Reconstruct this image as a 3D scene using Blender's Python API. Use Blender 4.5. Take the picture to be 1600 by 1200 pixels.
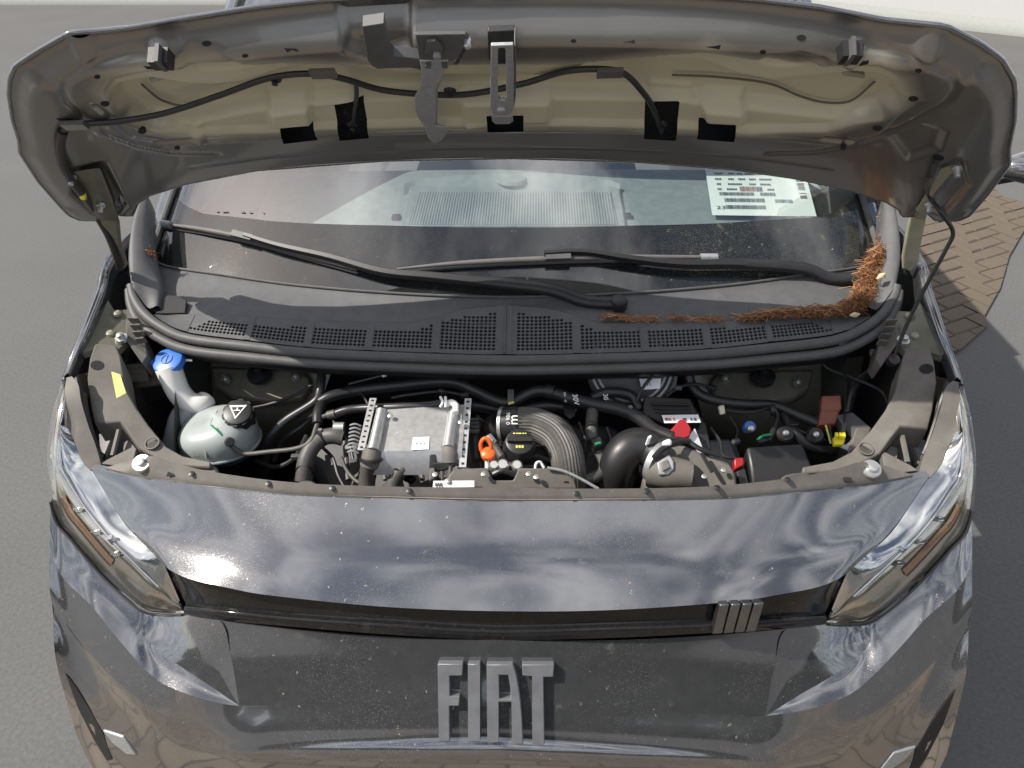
import bpy, bmesh, math, random
import numpy as np
from mathutils import Vector, Matrix

random.seed(7)
for o in list(bpy.data.objects):
    bpy.data.objects.remove(o)
scene = bpy.context.scene
COL = scene.collection
rad = math.radians

# ------------------------------------------------------------------ camera
FOC = 1200.0                      # focal length in pixels of a 1600 px wide frame
C0 = np.array([.07, -.874, 2.035])
TH, PS, RO = rad(35), rad(2.25), rad(-1.0)
FW = np.array([-math.sin(PS) * math.cos(TH), math.cos(PS) * math.cos(TH), -math.sin(TH)])
_r = np.array([math.cos(PS), math.sin(PS), 0])
_u = np.cross(_r, FW)
RT = _r * math.cos(RO) + _u * math.sin(RO)
UP = -_r * math.sin(RO) + _u * math.cos(RO)
cam = bpy.data.cameras.new('camera')
cam.sensor_width = 36
cam.lens = FOC / 1600 * 36
cam.clip_start, cam.clip_end = .05, 500
camo = bpy.data.objects.new('camera', cam)
COL.objects.link(camo)
camo.matrix_world = Matrix([[RT[i], UP[i], -FW[i], C0[i]] for i in range(3)] + [[0, 0, 0, 1]])
scene.camera = camo

# ------------------------------------------------------------------ light
SUN = np.array([-.84, -.13, 1.0])
SUN = SUN / np.linalg.norm(SUN)
world = bpy.data.worlds.new('World')
scene.world = world
world.use_nodes = True
wn, wl = world.node_tree.nodes, world.node_tree.links
bg = wn['Background']
sky = wn.new('ShaderNodeTexSky')
sky.sky_type = 'NISHITA'
sky.sun_disc = False
sky.sun_elevation = math.asin(SUN[2])
sky.sun_rotation = math.atan2(SUN[0], SUN[1])
sky.air_density, sky.dust_density = 1.0, 1.8
tc = wn.new('ShaderNodeTexCoord')
sep = wn.new('ShaderNodeSeparateXYZ')
wl.new(tc.outputs['Generated'], sep.inputs[0])
mx = wn.new('ShaderNodeMath'); mx.operation = 'MAXIMUM'; mx.inputs[1].default_value = .08
wl.new(sep.outputs['Z'], mx.inputs[0])
dvx = wn.new('ShaderNodeVectorMath'); dvx.operation = 'DIVIDE'
cmb = wn.new('ShaderNodeCombineXYZ')
for i in range(3):
    wl.new(mx.outputs[0], cmb.inputs[i])
wl.new(tc.outputs['Generated'], dvx.inputs[0]); wl.new(cmb.outputs[0], dvx.inputs[1])
cn = wn.new('ShaderNodeTexNoise')
cn.inputs['Scale'].default_value = 3.4; cn.inputs['Detail'].default_value = 8
cn.inputs['Roughness'].default_value = .55
cofs = wn.new('ShaderNodeVectorMath'); cofs.operation = 'ADD'; cofs.inputs[1].default_value = (2.35, .8, .4)
wl.new(dvx.outputs[0], cofs.inputs[0]); wl.new(cofs.outputs[0], cn.inputs['Vector'])
crp = wn.new('ShaderNodeValToRGB')
crp.color_ramp.elements[0].position, crp.color_ramp.elements[1].position = .42, .70
wl.new(cn.outputs['Fac'], crp.inputs[0])
cmx = wn.new('ShaderNodeMix'); cmx.data_type = 'RGBA'
wl.new(crp.outputs[0], cmx.inputs[0]); wl.new(sky.outputs[0], cmx.inputs[6])
cmx.inputs[7].default_value = (17.5, 17.3, 17.2, 1)
wl.new(cmx.outputs[2], bg.inputs[0])
bg.inputs[1].default_value = .085
sl = bpy.data.lights.new('sun', 'SUN')
sl.energy, sl.angle, sl.color = 4.8, rad(.5), (1, .94, .85)
so = bpy.data.objects.new('sun', sl)
COL.objects.link(so)
so.rotation_euler = Vector(SUN).to_track_quat('Z', 'Y').to_euler()
vs = scene.view_settings
vs.view_transform, vs.look, vs.exposure, vs.gamma = 'Standard', 'None', .40, 1
vs.use_curve_mapping = False
scene.render.engine = 'CYCLES'
scene.cycles.max_bounces = 8
scene.cycles.transparent_max_bounces = 12

# ------------------------------------------------------------------ helpers
def ray(px, py):
    return FW + RT * (px - 800) / FOC - UP * (py - 600) / FOC
def A(px, py, Y):                 # pixel of the 1600 x 1200 photo -> point at depth Y
    d = ray(px, py); return C0 + d * (Y - C0[1]) / d[1]
def Q(px, py, Z):                 # pixel -> point at height Z
    d = ray(px, py); return C0 + d * (Z - C0[2]) / d[2]
def AA(l): return [A(*p) for p in l]
def QQ(l): return [Q(*p) for p in l]

def cr(P, n):
    """Catmull-Rom resample of a polyline to n points, even by length."""
    P = np.array(P, float)
    if len(P) == 2:
        t = np.linspace(0, 1, n)[:, None]; return P[0] * (1 - t) + P[1] * t
    E = np.vstack([2 * P[0] - P[1], P, 2 * P[-1] - P[-2]])
    out = []
    for i in range(1, len(E) - 2):
        p0, p1, p2, p3 = E[i - 1:i + 3]
        for t in np.linspace(0, 1, 12, endpoint=False):
            out.append(.5 * (2 * p1 + (p2 - p0) * t + (2 * p0 - 5 * p1 + 4 * p2 - p3) * t * t + (3 * p1 - p0 - 3 * p2 + p3) * t ** 3))
    out.append(E[-2]); out = np.array(out)
    s = np.r_[0, np.cumsum(np.linalg.norm(np.diff(out, axis=0), axis=1))]
    q = np.linspace(0, s[-1], n)
    return np.stack([np.interp(q, s, out[:, k]) for k in range(3)], 1)
def lin(P, n):
    P = np.array(P, float)
    s = np.r_[0, np.cumsum(np.linalg.norm(np.diff(P, axis=0), axis=1))]
    q = np.linspace(0, s[-1], n)
    return np.stack([np.interp(q, s, P[:, k]) for k in range(3)], 1)

def add(name, V, Fc, mat, parent=None, smooth=35, mats=None, mi=None):
    me = bpy.data.meshes.new(name)
    me.from_pydata([tuple(map(float, v)) for v in V], [], [tuple(int(i) for i in f) for f in Fc])
    for m in (mats or [mat]):
        me.materials.append(m)
    if mi is not None:
        me.polygons.foreach_set('material_index', mi)
    if smooth:
        me.polygons.foreach_set('use_smooth', [True] * len(me.polygons))
        me.update()
        if smooth < 180: me.set_sharp_from_angle(angle=rad(smooth))
    me.validate(); me.update()
    o = bpy.data.objects.new(name, me)
    COL.objects.link(o)
    if parent: o.parent = parent
    return o
class MB:                          # collects pieces of one mesh
    def __init__(s): s.V, s.F = [], []
    def put(s, V, Fc):
        n = len(s.V); s.V += [tuple(v) for v in V]; s.F += [tuple(i + n for i in f) for f in Fc]; return s
    def mir(s):
        n = len(s.V); f0 = list(s.F)
        s.V += [(-v[0], v[1], v[2]) for v in s.V]; s.F += [tuple(reversed([i + n for i in f])) for f in f0]; return s
    def build(s, name, mat, parent=None, smooth=35):
        return add(name, s.V, s.F, mat, parent, smooth)
def gridf(nr, nc, flip=False):
    f = []
    for i in range(nr - 1):
        for j in range(nc - 1):
            a, b, c, d = i * nc + j, i * nc + j + 1, (i + 1) * nc + j + 1, (i + 1) * nc + j
            f.append((a, d, c, b) if flip else (a, b, c, d))
    return f
def loft(curves, nu=24, per=4, linear=False, rs=None):
    """rows through the curves -> verts, faces (grid)"""
    rs = rs or cr
    R = [rs(c, nu) for c in curves]
    R = np.array(R)
    if linear or len(R) == 2:
        rows = []
        for i in range(len(R) - 1):
            for t in np.linspace(0, 1, per, endpoint=False): rows.append(R[i] * (1 - t) + R[i + 1] * t)
        rows.append(R[-1]); rows = np.array(rows)
    else:
        n = per * (len(R) - 1) + 1
        rows = np.stack([cr_u(R[:, j], per) for j in range(nu)], 1)
    return rows.reshape(-1, 3), gridf(len(rows), nu)
def cr_u(P, per):
    E = np.vstack([2 * P[0] - P[1], P, 2 * P[-1] - P[-2]]); out = []
    for i in range(1, len(E) - 2):
        p0, p1, p2, p3 = E[i - 1:i + 3]
        for t in np.linspace(0, 1, per, endpoint=False):
            out.append(.5 * (2 * p1 + (p2 - p0) * t + (2 * p0 - 5 * p1 + 4 * p2 - p3) * t * t + (3 * p1 - p0 - 3 * p2 + p3) * t ** 3))
    out.append(E[-2]); return np.array(out)
def symc(c):                       # curve centre->left becomes right->left, exact centre at X=0
    c = [np.array(p, float) for p in c]; c[0][0] = 0
    m = [np.array([-p[0], p[1], p[2]]) for p in c[:0:-1]]
    return m + c
def tube(path, r, n=40, sides=12, ribs=0, amp=0, smoothp=True, cap=True):
    P = cr(path, n) if smoothp else lin(path, n)
    T = np.gradient(P, axis=0); T /= np.linalg.norm(T, axis=1)[:, None]
    ref = np.array([0, 0, 1.]) if abs(T[0][2]) < .9 else np.array([1., 0, 0])
    N = np.cross(T[0], ref); N /= np.linalg.norm(N)
    rr = np.interp(np.linspace(0, 1, n), np.linspace(0, 1, len(r)), r) if hasattr(r, '__len__') else np.full(n, r)
    if ribs: rr = rr + amp * np.sin(np.linspace(0, ribs * 2 * math.pi, n))
    V, Fc = [], []
    for i in range(n):
        N = N - T[i] * (N @ T[i]); N /= np.linalg.norm(N); B = np.cross(T[i], N)
        for k in range(sides):
            a = 2 * math.pi * k / sides
            V.append(P[i] + (N * math.cos(a) + B * math.sin(a)) * rr[i])
    for i in range(n - 1):
        for k in range(sides):
            k2 = (k + 1) % sides
            Fc.append((i * sides + k, i * sides + k2, (i + 1) * sides + k2, (i + 1) * sides + k))
    if cap:
        Fc.append(tuple(range(sides))[::-1]); Fc.append(tuple((n - 1) * sides + k for k in range(sides)))
    return V, Fc
def basis(ax):
    ax = np.array(ax, float); ax /= np.linalg.norm(ax)
    ref = np.array([1., 0, 0]) if abs(ax[0]) < .9 else np.array([0, 1., 0])
    u = np.cross(ref, ax); u /= np.linalg.norm(u); return u, np.cross(ax, u), ax
def lathe(prof, c, ax=(0, 0, 1), n=28):
    """profile [(radius, height)] turned about axis ax through c"""
    u, v, w = basis(ax); c = np.array(c, float); V, Fc = [], []
    for r, h in prof:
        for k in range(n):
            a = 2 * math.pi * k / n
            V.append(c + w * h + (u * math.cos(a) + v * math.sin(a)) * max(r, 1e-4))
    m = len(prof)
    for i in range(m - 1):
        for k in range(n):
            k2 = (k + 1) % n
            Fc.append((i * n + k, i * n + k2, (i + 1) * n + k2, (i + 1) * n + k))
    Fc.append(tuple(range(n))[::-1]); Fc.append(tuple((m - 1) * n + k for k in range(n)))
    return V, Fc
def plate(outer, ext, holes=(), bev=0.0):
    """flat-ish polygon (3D points) with holes, extruded by vector ext (away from viewer)"""
    bm = bmesh.new(); es = []
    loops = []
    for lp in [outer] + list(holes):
        vs_ = [bm.verts.new(tuple(map(float, p))) for p in lp]; loops.append(vs_)
        for i in range(len(vs_)): es.append(bm.edges.new((vs_[i], vs_[(i + 1) % len(vs_)])))
    nrm = np.cross(np.array(outer[1]) - np.array(outer[0]), np.array(outer[2]) - np.array(outer[1]))
    bmesh.ops.triangle_fill(bm, use_beauty=True, use_dissolve=False, edges=es)
    fs = list(bm.faces)
    r = bmesh.ops.extrude_face_region(bm, geom=fs)
    nv = [e for e in r['geom'] if isinstance(e, bmesh.types.BMVert)]
    bmesh.ops.translate(bm, verts=nv, vec=tuple(map(float, ext)))
    bmesh.ops.recalc_face_normals(bm, faces=list(bm.faces))
    bm.verts.index_update()
    V = [tuple(v.co) for v in bm.verts]; Fc = [tuple(v.index for v in f.verts) for f in bm.faces]
    bm.free(); return V, Fc
def plate_obj(name, outer, ext, mat, parent, holes=(), bev=.0015, mirror=False):
    V, Fc = plate(outer, ext, holes)
    if mirror: V = [(-v[0], v[1], v[2]) for v in V]; Fc = [tuple(reversed(f)) for f in Fc]
    o = add(name, V, Fc, mat, parent, 30)
    if bev:
        m = o.modifiers.new('bevel', 'BEVEL'); m.width = bev; m.segments = 2; m.limit_method = 'ANGLE'; m.angle_limit = rad(40)
    return o
def boxv(c, ex, ey, ez):
    """box centred at c with half-axes ex, ey, ez (vectors)"""
    c, ex, ey, ez = (np.array(k, float) for k in (c, ex, ey, ez)); V = []
    for sz in (-1, 1):
        for sx, sy in ((-1, -1), (1, -1), (1, 1), (-1, 1)): V.append(c + ex * sx + ey * sy + ez * sz)
    return V, [(3, 2, 1, 0), (4, 5, 6, 7), (0, 1, 5, 4), (1, 2, 6, 5), (2, 3, 7, 6), (3, 0, 4, 7)]
def box_obj(name, c, ex, ey, ez, mat, parent, bev=.002):
    o = add(name, *boxv(c, ex, ey, ez), mat, parent, 30)
    if bev:
        m = o.modifiers.new('bevel', 'BEVEL'); m.width = bev; m.segments = 2
    return o
def prism(quad, down, name, mat, parent, bev=.002):
    """top face given by 3D points, walls go by vector down"""
    return plate_obj(name, quad, down, mat, parent, bev=bev)
def text_mesh(txt, size):
    cu = bpy.data.curves.new('t', 'FONT'); cu.body = txt; cu.size = size; cu.align_x = 'CENTER'; cu.align_y = 'CENTER'
    ob = bpy.data.objects.new('t', cu); COL.objects.link(ob)
    me = bpy.data.meshes.new_from_object(ob.evaluated_get(bpy.context.evaluated_depsgraph_get()))
    V = [tuple(v.co) for v in me.vertices]; Fc = [tuple(p.vertices) for p in me.polygons]
    bpy.data.objects.remove(ob); bpy.data.meshes.remove(me); return V, Fc
def text_on(name, txt, size, c, ex, ey, mat, parent):
    """flat lettering: ex, ey unit vectors of the surface"""
    V, Fc = text_mesh(txt, size); c, ex, ey = np.array(c), np.array(ex) / np.linalg.norm(ex), np.array(ey) / np.linalg.norm(ey)
    return add(name, [c + ex * v[0] + ey * v[1] for v in V], Fc, mat, parent, 0)
def arc(cx, cy, rx, ry, n=20, a0=0, a1=360):
    e = (a1 - a0) >= 360
    return [(cx + rx * math.cos(rad(a0 + (a1 - a0) * i / (n if e else n - 1))), cy + ry * math.sin(rad(a0 + (a1 - a0) * i / (n if e else n - 1)))) for i in range(n)]

# ------------------------------------------------------------------ materials
def _new(name):
    m = bpy.data.materials.new(name); m.use_nodes = True
    return m, m.node_tree.nodes, m.node_tree.links, m.node_tree.nodes['Principled BSDF']
def _n(N, t, **k):
    nd = N.new(t)
    for a, b in k.items():
        if a in nd.inputs: nd.inputs[a].default_value = b
        else: setattr(nd, a, b)
    return nd
def ramp(N, L, src, a, b, c0=(0, 0, 0, 1), c1=(1, 1, 1, 1)):
    r = N.new('ShaderNodeValToRGB'); e = r.color_ramp.elements
    e[0].position, e[1].position, e[0].color, e[1].color = a, b, c0, c1
    L.new(src, r.inputs[0]); return r.outputs[0]
def math_(N, L, op, a, b):
    m = N.new('ShaderNodeMath'); m.operation = op
    for i, x in enumerate((a, b)):
        if hasattr(x, 'type'): L.new(x, m.inputs[i])
        else: m.inputs[i].default_value = x
    return m.outputs[0]
def mixc(N, L, f, a, b):
    m = N.new('ShaderNodeMix'); m.data_type = 'RGBA'
    for i, x in ((0, f), (6, a), (7, b)):
        if hasattr(x, 'type'): L.new(x, m.inputs[i])
        else: m.inputs[i].default_value = x if not isinstance(x, tuple) else (*x, 1)[:4]
    return m.outputs[2]
def noise(N, L, vec, sc, det=3, ro=.5):
    t = _n(N, 'ShaderNodeTexNoise', Scale=sc, Detail=det, Roughness=ro); L.new(vec, t.inputs['Vector']); return t.outputs['Fac']
def dustmask(N, L, vec, amt, fine=420, spot=55):
    """pollen and dried rain marks: fine specks, ring-shaped spots, a thin film"""
    big = ramp(N, L, noise(N, L, vec, 5, 4), .30, .75)
    f = ramp(N, L, noise(N, L, vec, fine, 3, .7), .56, .70)
    f = math_(N, L, 'MULTIPLY', math_(N, L, 'MULTIPLY', f, big), .55)
    v = _n(N, 'ShaderNodeTexVoronoi', Scale=spot); v.feature = 'F1'
    wv = noise(N, L, vec, spot * 3, 2)
    ad = N.new('ShaderNodeVectorMath'); ad.operation = 'MULTIPLY_ADD'
    cv = N.new('ShaderNodeCombineXYZ')
    for i in range(3): L.new(wv, cv.inputs[i])
    L.new(cv.outputs[0], ad.inputs[0]); ad.inputs[1].default_value = (.012, .012, .012); L.new(vec, ad.inputs[2])
    L.new(ad.outputs[0], v.inputs['Vector'])
    d = v.outputs['Distance']
    inn = ramp(N, L, d, .05, .10); out = ramp(N, L, d, .13, .17, (1, 1, 1, 1), (0, 0, 0, 1))
    sel = math_(N, L, 'GREATER_THAN', _sepx(N, L, v.outputs['Color']), .62)
    brk = ramp(N, L, noise(N, L, vec, spot * 6, 2), .46, .60)
    ring = math_(N, L, 'MULTIPLY', math_(N, L, 'MULTIPLY', math_(N, L, 'MULTIPLY', inn, out), sel), brk)
    ring = math_(N, L, 'MULTIPLY', ring, ramp(N, L, noise(N, L, vec, 9, 3), .38, .62))
    run = math_(N, L, 'MULTIPLY', ramp(N, L, noise(N, L, vec, 22, 6, .75), .60, .72), .22)
    s = math_(N, L, 'MAXIMUM', math_(N, L, 'MAXIMUM', f, ring), run)
    film = math_(N, L, 'MULTIPLY', ramp(N, L, noise(N, L, vec, 60, 5, .65), .3, .8), .035)
    s = math_(N, L, 'ADD', math_(N, L, 'MULTIPLY', s, .9), film)
    return math_(N, L, 'MULTIPLY', s, amt)
def _sepx(N, L, c):
    s = N.new('ShaderNodeSeparateColor'); L.new(c, s.inputs[0]); return s.outputs[0]
def mat(name, col, rough=.5, metal=0, coat=0, dust=0, dcol=(.42, .40, .32), var=.12, vs_=30, bump=0, bs=400, spec=.5, fine=420, spot=55, trans=0, emit=0, sss=0, flake=0, side=None):
    m, N, L, b = _new(name)
    t = N.new('ShaderNodeTexCoord'); vec = t.outputs['Object']
    b.inputs['Metallic'].default_value = metal; b.inputs['Roughness'].default_value = rough
    b.inputs['Coat Weight'].default_value = coat; b.inputs['Coat Roughness'].default_value = .03
    b.inputs['Specular IOR Level'].default_value = spec
    c = mixc(N, L, ramp(N, L, noise(N, L, vec, vs_, 5), .3, .7), tuple(x * (1 - var) for x in col), tuple(min(1, x * (1 + var)) for x in col))
    if flake:
        c = mixc(N, L, math_(N, L, 'MULTIPLY', ramp(N, L, noise(N, L, vec, 2500, 1), .5, .75), flake), c, (.35, .37, .40))
    if dust:
        dm = dustmask(N, L, vec, dust, fine, spot)
        if side:                   # thicker pollen where the wiper does not reach
            sp_ = N.new('ShaderNodeSeparateXYZ'); L.new(vec, sp_.inputs[0])
            dm = math_(N, L, 'MULTIPLY', dm, math_(N, L, 'ADD', 1.0, math_(N, L, 'MULTIPLY', ramp(N, L, math_(N, L, 'ADD', sp_.outputs[0], math_(N, L, 'MULTIPLY', noise(N, L, vec, 14, 4), .12)), side[0], side[1]), side[2])))
        c = mixc(N, L, dm, c, dcol)
        inv = math_(N, L, 'SUBTRACT', 1, dm)
        L.new(math_(N, L, 'MULTIPLY', inv, coat), b.inputs['Coat Weight'])
        L.new(math_(N, L, 'MULTIPLY', inv, metal), b.inputs['Metallic'])
        L.new(math_(N, L, 'ADD', math_(N, L, 'MULTIPLY', dm, .6), rough), b.inputs['Roughness'])
    L.new(c, b.inputs['Base Color'])
    if bump:
        bp = _n(N, 'ShaderNodeBump', Strength=bump, Distance=.001); L.new(noise(N, L, vec, bs, 4), bp.inputs['Height']); L.new(bp.outputs[0], b.inputs['Normal'])
    if trans: b.inputs['Transmission Weight'].default_value = trans
    if sss:
        b.inputs['Subsurface Weight'].default_value = sss; b.inputs['Subsurface Radius'].default_value = (.02, .02, .02); b.inputs['Subsurface Scale'].default_value = .5
    return m
M = {}
M['paint'] = mat('dark grey metallic paint', (.175, .180, .192), .10, .80, 1, dust=.95, var=.05)
M['hoodskin'] = M['paint']
M['gloss'] = mat('gloss black trim', (.009, .009, .010), .10, 0, 0, spec=.32, dust=.28, var=.1)
M['letter'] = mat('satin grey lettering', (.15, .155, .168), .45, .25, 0, dust=.35)
M['emblem'] = mat('dark chrome', (.16, .165, .175), .22, .9, 0, dust=.35)
M['chrome'] = mat('bright reflector', (.62, .63, .65), .10, 1.0)
M['amber'] = mat('amber reflector', (.46, .26, .15), .2, .9, 1)
M['lamp_dark'] = mat('lamp housing', (.58, .54, .48), .15, .95, .3, dust=.1)
M['black'] = mat('black plastic', (.016, .016, .017), .40, dust=.25, dcol=(.20, .18, .15), bump=.15)
M['blackdusty'] = mat('dusty black plastic', (.125, .115, .102), .62, dust=.9, dcol=(.27, .24, .20), bump=.25, fine=180, spot=45)
M['cowl'] = mat('cowl plastic', (.082, .083, .086), .58, dust=.55, dcol=(.24, .23, .20), bump=.25, fine=300)
M['rubber'] = mat('rubber seal', (.085, .084, .083), .55, dust=.35, dcol=(.2, .19, .17), bump=.2)
M['hose'] = mat('rubber hose', (.018, .018, .019), .38, dust=.4, dcol=(.20, .18, .15))
M['hosedusty'] = mat('dusty hose', (.07, .067, .062), .5, dust=.9, dcol=(.26, .24, .20), fine=260)
M['alu'] = mat('aluminium', (.56, .56, .56), .36, .85, dust=.3, dcol=(.4, .38, .34), vs_=80)
M['steel'] = mat('zinc plated steel', (.55, .55, .53), .34, .8, dust=.35)
M['latch'] = mat('galvanised latch', (.36, .37, .38), .5, .55, dust=.35, vs_=120)
M['latchdark'] = mat('dark latch plastic', (.075, .075, .078), .55, dust=.45)
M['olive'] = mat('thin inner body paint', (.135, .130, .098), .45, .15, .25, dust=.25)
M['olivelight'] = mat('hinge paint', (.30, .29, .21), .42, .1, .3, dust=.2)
M['bay'] = mat('dark bay', (.032, .031, .029), .6, dust=.3, dcol=(.08, .075, .06))
M['white'] = mat('white plastic', (.74, .73, .70), .45, var=.03, sss=.3)
M['tank'] = mat('translucent tank plastic', (.34, .375, .37), .35, var=.05, dust=.2, sss=.35, coat=.2)
M['coolant'] = mat('tank base', (.035, .10, .13), .35, var=.1, sss=.2, coat=.3)
M['blue'] = mat('blue cap', (.045, .16, .52), .38, var=.04)
M['orange'] = mat('orange plastic', (.85, .13, .02), .35, var=.04)
M['red'] = mat('red plastic', (.34, .012, .016), .35, var=.06)
M['yellow'] = mat('yellow plastic', (.80, .68, .03), .45, var=.04)
M['ivory'] = mat('ivory plastic', (.68, .64, .48), .5)
M['brown'] = mat('brown relay', (.19, .055, .032), .45)
M['label'] = mat('white label', (.74, .75, .77), .5, var=.03)
M['sticker'] = mat('yellow sticker', (.72, .68, .22), .5, var=.06)
M['ink'] = mat('ink', (.06, .06, .07), .6)
M['inkred'] = mat('red ink', (.35, .10, .08), .6)
M['inkwhite'] = mat('white print', (.72, .72, .72), .5)
M['inkyellow'] = mat('yellow print', (.62, .58, .12), .5)
M['paper'] = mat('paper', (.80, .80, .79), .7, var=.01)
M['dash'] = mat('dashboard plastic', (.23, .24, .24), .65, bump=.3, bs=900)
M['void'] = mat('dark cavity', (.010, .010, .010), .8)  # near-black stand-in for the shade inside holes, slots and cavities
M['tyre'] = mat('tyre', (.02, .02, .02), .8)
M['pink'] = mat('weathered edge', (.42, .35, .29), .6, dust=.6)
M['needle'] = mat('dry pine needles', (.42, .20, .085), .7, var=.55, vs_=260)
def needlemat():
    m, N, L, b = _new('dry pine needles')
    at = N.new('ShaderNodeAttribute'); at.attribute_name = 'tone'
    r = N.new('ShaderNodeValToRGB'); e = r.color_ramp.elements
    e[0].position, e[0].color = 0, (.05, .022, .010, 1); e[1].position, e[1].color = 1, (.52, .33, .16, 1)
    for p_, c_ in ((.35, (.16, .065, .026, 1)), (.7, (.33, .145, .055, 1))):
        k = e.new(p_); k.color = c_
    L.new(at.outputs['Fac'], r.inputs[0]); L.new(r.outputs[0], b.inputs['Base Color']); b.inputs['Roughness'].default_value = .7
    return m
M['needle'] = needlemat()
M['petal'] = mat('dry petal', (.62, .48, .28), .7)
M['blade'] = mat('wiper blade', (.11, .10, .095), .6, dust=.4)
M['green'] = mat('green tape', (.03, .28, .12), .5)

def hoodmat():                     # thin khaki underpaint in the pockets, metallic grey on the frame
    m, N, L, b = _new('hood inner paint')
    at = N.new('ShaderNodeAttribute'); at.attribute_name = 'thin'
    t = N.new('ShaderNodeTexCoord'); vec = t.outputs['Object']
    nz = noise(N, L, vec, 14, 4)
    f = math_(N, L, 'ADD', at.outputs['Fac'], math_(N, L, 'MULTIPLY', math_(N, L, 'SUBTRACT', nz, .5), .25))
    fr = ramp(N, L, f, .15, .85)
    c = mixc(N, L, fr, (.20, .19, .175), (.57, .53, .39))
    dm = dustmask(N, L, vec, .25)
    c = mixc(N, L, dm, c, (.42, .38, .28))
    L.new(c, b.inputs['Base Color'])
    L.new(math_(N, L, 'MULTIPLY', math_(N, L, 'SUBTRACT', 1, fr), .65), b.inputs['Metallic'])
    b.inputs['Roughness'].default_value = .34
    L.new(math_(N, L, 'SUBTRACT', .7, math_(N, L, 'MULTIPLY', fr, .45)), b.inputs['Coat Weight']); b.inputs['Coat Roughness'].default_value = .08
    return m
M['hoodin'] = hoodmat()
def glassmat(name, tint, dustamt, heavy=False, ior=1.5, gloss=1.0):
    m, N, L, b = _new(name)
    out = N['Material Output']
    tr = N.new('ShaderNodeBsdfTransparent'); tr.inputs[0].default_value = (*tint, 1)
    gl = N.new('ShaderNodeBsdfGlossy'); gl.inputs[0].default_value = (gloss, gloss, gloss, 1); gl.inputs['Roughness'].default_value = .015
    lw = N.new('ShaderNodeLayerWeight'); lw.inputs[0].default_value = .5
    f0 = ((ior - 1) / (ior + 1)) ** 2
    fr_ = math_(N, L, 'ADD', math_(N, L, 'MULTIPLY', math_(N, L, 'POWER', lw.outputs['Facing'], 5.0), 1 - f0), f0)
    ms = N.new('ShaderNodeMixShader'); L.new(fr_, ms.inputs[0]); L.new(tr.outputs[0], ms.inputs[1]); L.new(gl.outputs[0], ms.inputs[2])
    t = N.new('ShaderNodeTexCoord'); vec = t.outputs['Object']
    dm = dustmask(N, L, vec, dustamt)
    if heavy:                      # unwiped pollen film in the far lower corner
        sp = N.new('ShaderNodeSeparateXYZ'); L.new(vec, sp.inputs[0])
        k = ramp(N, L, math_(N, L, 'ADD', sp.outputs[0], math_(N, L, 'MULTIPLY', noise(N, L, vec, 12, 4), .1)), .50, .56)
        k2 = ramp(N, L, math_(N, L, 'SUBTRACT', sp.outputs[2], 1.2), .07, .14, (1, 1, 1, 1), (0, 0, 0, 1))
        dm = math_(N, L, 'MULTIPLY', dm, math_(N, L, 'ADD', .6, math_(N, L, 'MULTIPLY', math_(N, L, 'MULTIPLY', k, k2), 1.6)))
    df = N.new('ShaderNodeBsdfDiffuse'); df.inputs[0].default_value = (.42, .41, .30, 1)
    m2 = N.new('ShaderNodeMixShader'); L.new(dm, m2.inputs[0]); L.new(ms.outputs[0], m2.inputs[1]); L.new(df.outputs[0], m2.inputs[2])
    L.new(m2.outputs[0], out.inputs[0]); return m
M['glass'] = glassmat('windscreen glass', (.83, .92, .90), .24, True, 2.8)
M['lens'] = glassmat('lamp lens', (.95, .95, .93), .12, False, 1.75)
M['frit'] = mat('black glass border', (.012, .013, .014), .04, 0, 1, dust=.38, dcol=(.38, .37, .28), side=(.36, .50, 2.2))
def ribmat():
    m, N, L, b = _new('ribbed dash mat')
    t = N.new('ShaderNodeTexCoord')
    w = _n(N, 'ShaderNodeTexWave', Scale=38.0); w.bands_direction = 'X'; L.new(t.outputs['Object'], w.inputs['Vector'])
    L.new(mixc(N, L, w.outputs['Fac'], (.13, .14, .14), (.27, .28, .28)), b.inputs['Base Color'])
    bp = _n(N, 'ShaderNodeBump', Strength=.8, Distance=.002); L.new(w.outputs['Fac'], bp.inputs['Height']); L.new(bp.outputs[0], b.inputs['Normal'])
    b.inputs['Roughness'].default_value = .6
    return m
M['rib'] = ribmat()
def groundmat(name, c0, c1, bump, sc=90, dist=.004):
    m, N, L, b = _new(name)
    t = N.new('ShaderNodeTexCoord'); vec = t.outputs['Object']
    n1 = noise(N, L, vec, sc, 6, .7); n2 = noise(N, L, vec, 1.3, 5)
    c = mixc(N, L, ramp(N, L, n1, .3, .7), c0, c1)
    k = mixc(N, L, n2, (.82, .82, .82), (1.12, 1.12, 1.12))
    mm = N.new('ShaderNodeMix'); mm.data_type = 'RGBA'; mm.blend_type = 'MULTIPLY'; mm.inputs[0].default_value = 1
    L.new(c, mm.inputs[6]); L.new(k, mm.inputs[7]); L.new(mm.outputs[2], b.inputs['Base Color'])
    b.inputs['Roughness'].default_value = .85
    bp = _n(N, 'ShaderNodeBump', Strength=bump, Distance=dist); L.new(n1, bp.inputs['Height']); L.new(bp.outputs[0], b.inputs['Normal'])
    return m
M['asphalt'] = groundmat('fine grey asphalt', (.080, .080, .081), (.122, .122, .120), .8, 75, .003)
M['paver'] = groundmat('concrete paver', (.085, .068, .050), (.135, .108, .080), .7, 160)
M['joint'] = groundmat('paver joint', (.05, .045, .035), (.08, .07, .055), .5)
M['kerb'] = groundmat('kerb concrete', (.22, .20, .16), (.30, .27, .22), .5)
M['wall'] = mat('white rendered wall', (.50, .50, .50), .8, var=.02, bump=.2, bs=60)
M['skirt'] = mat('grey cove skirting', (.34, .35, .33), .6, var=.05)
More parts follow.
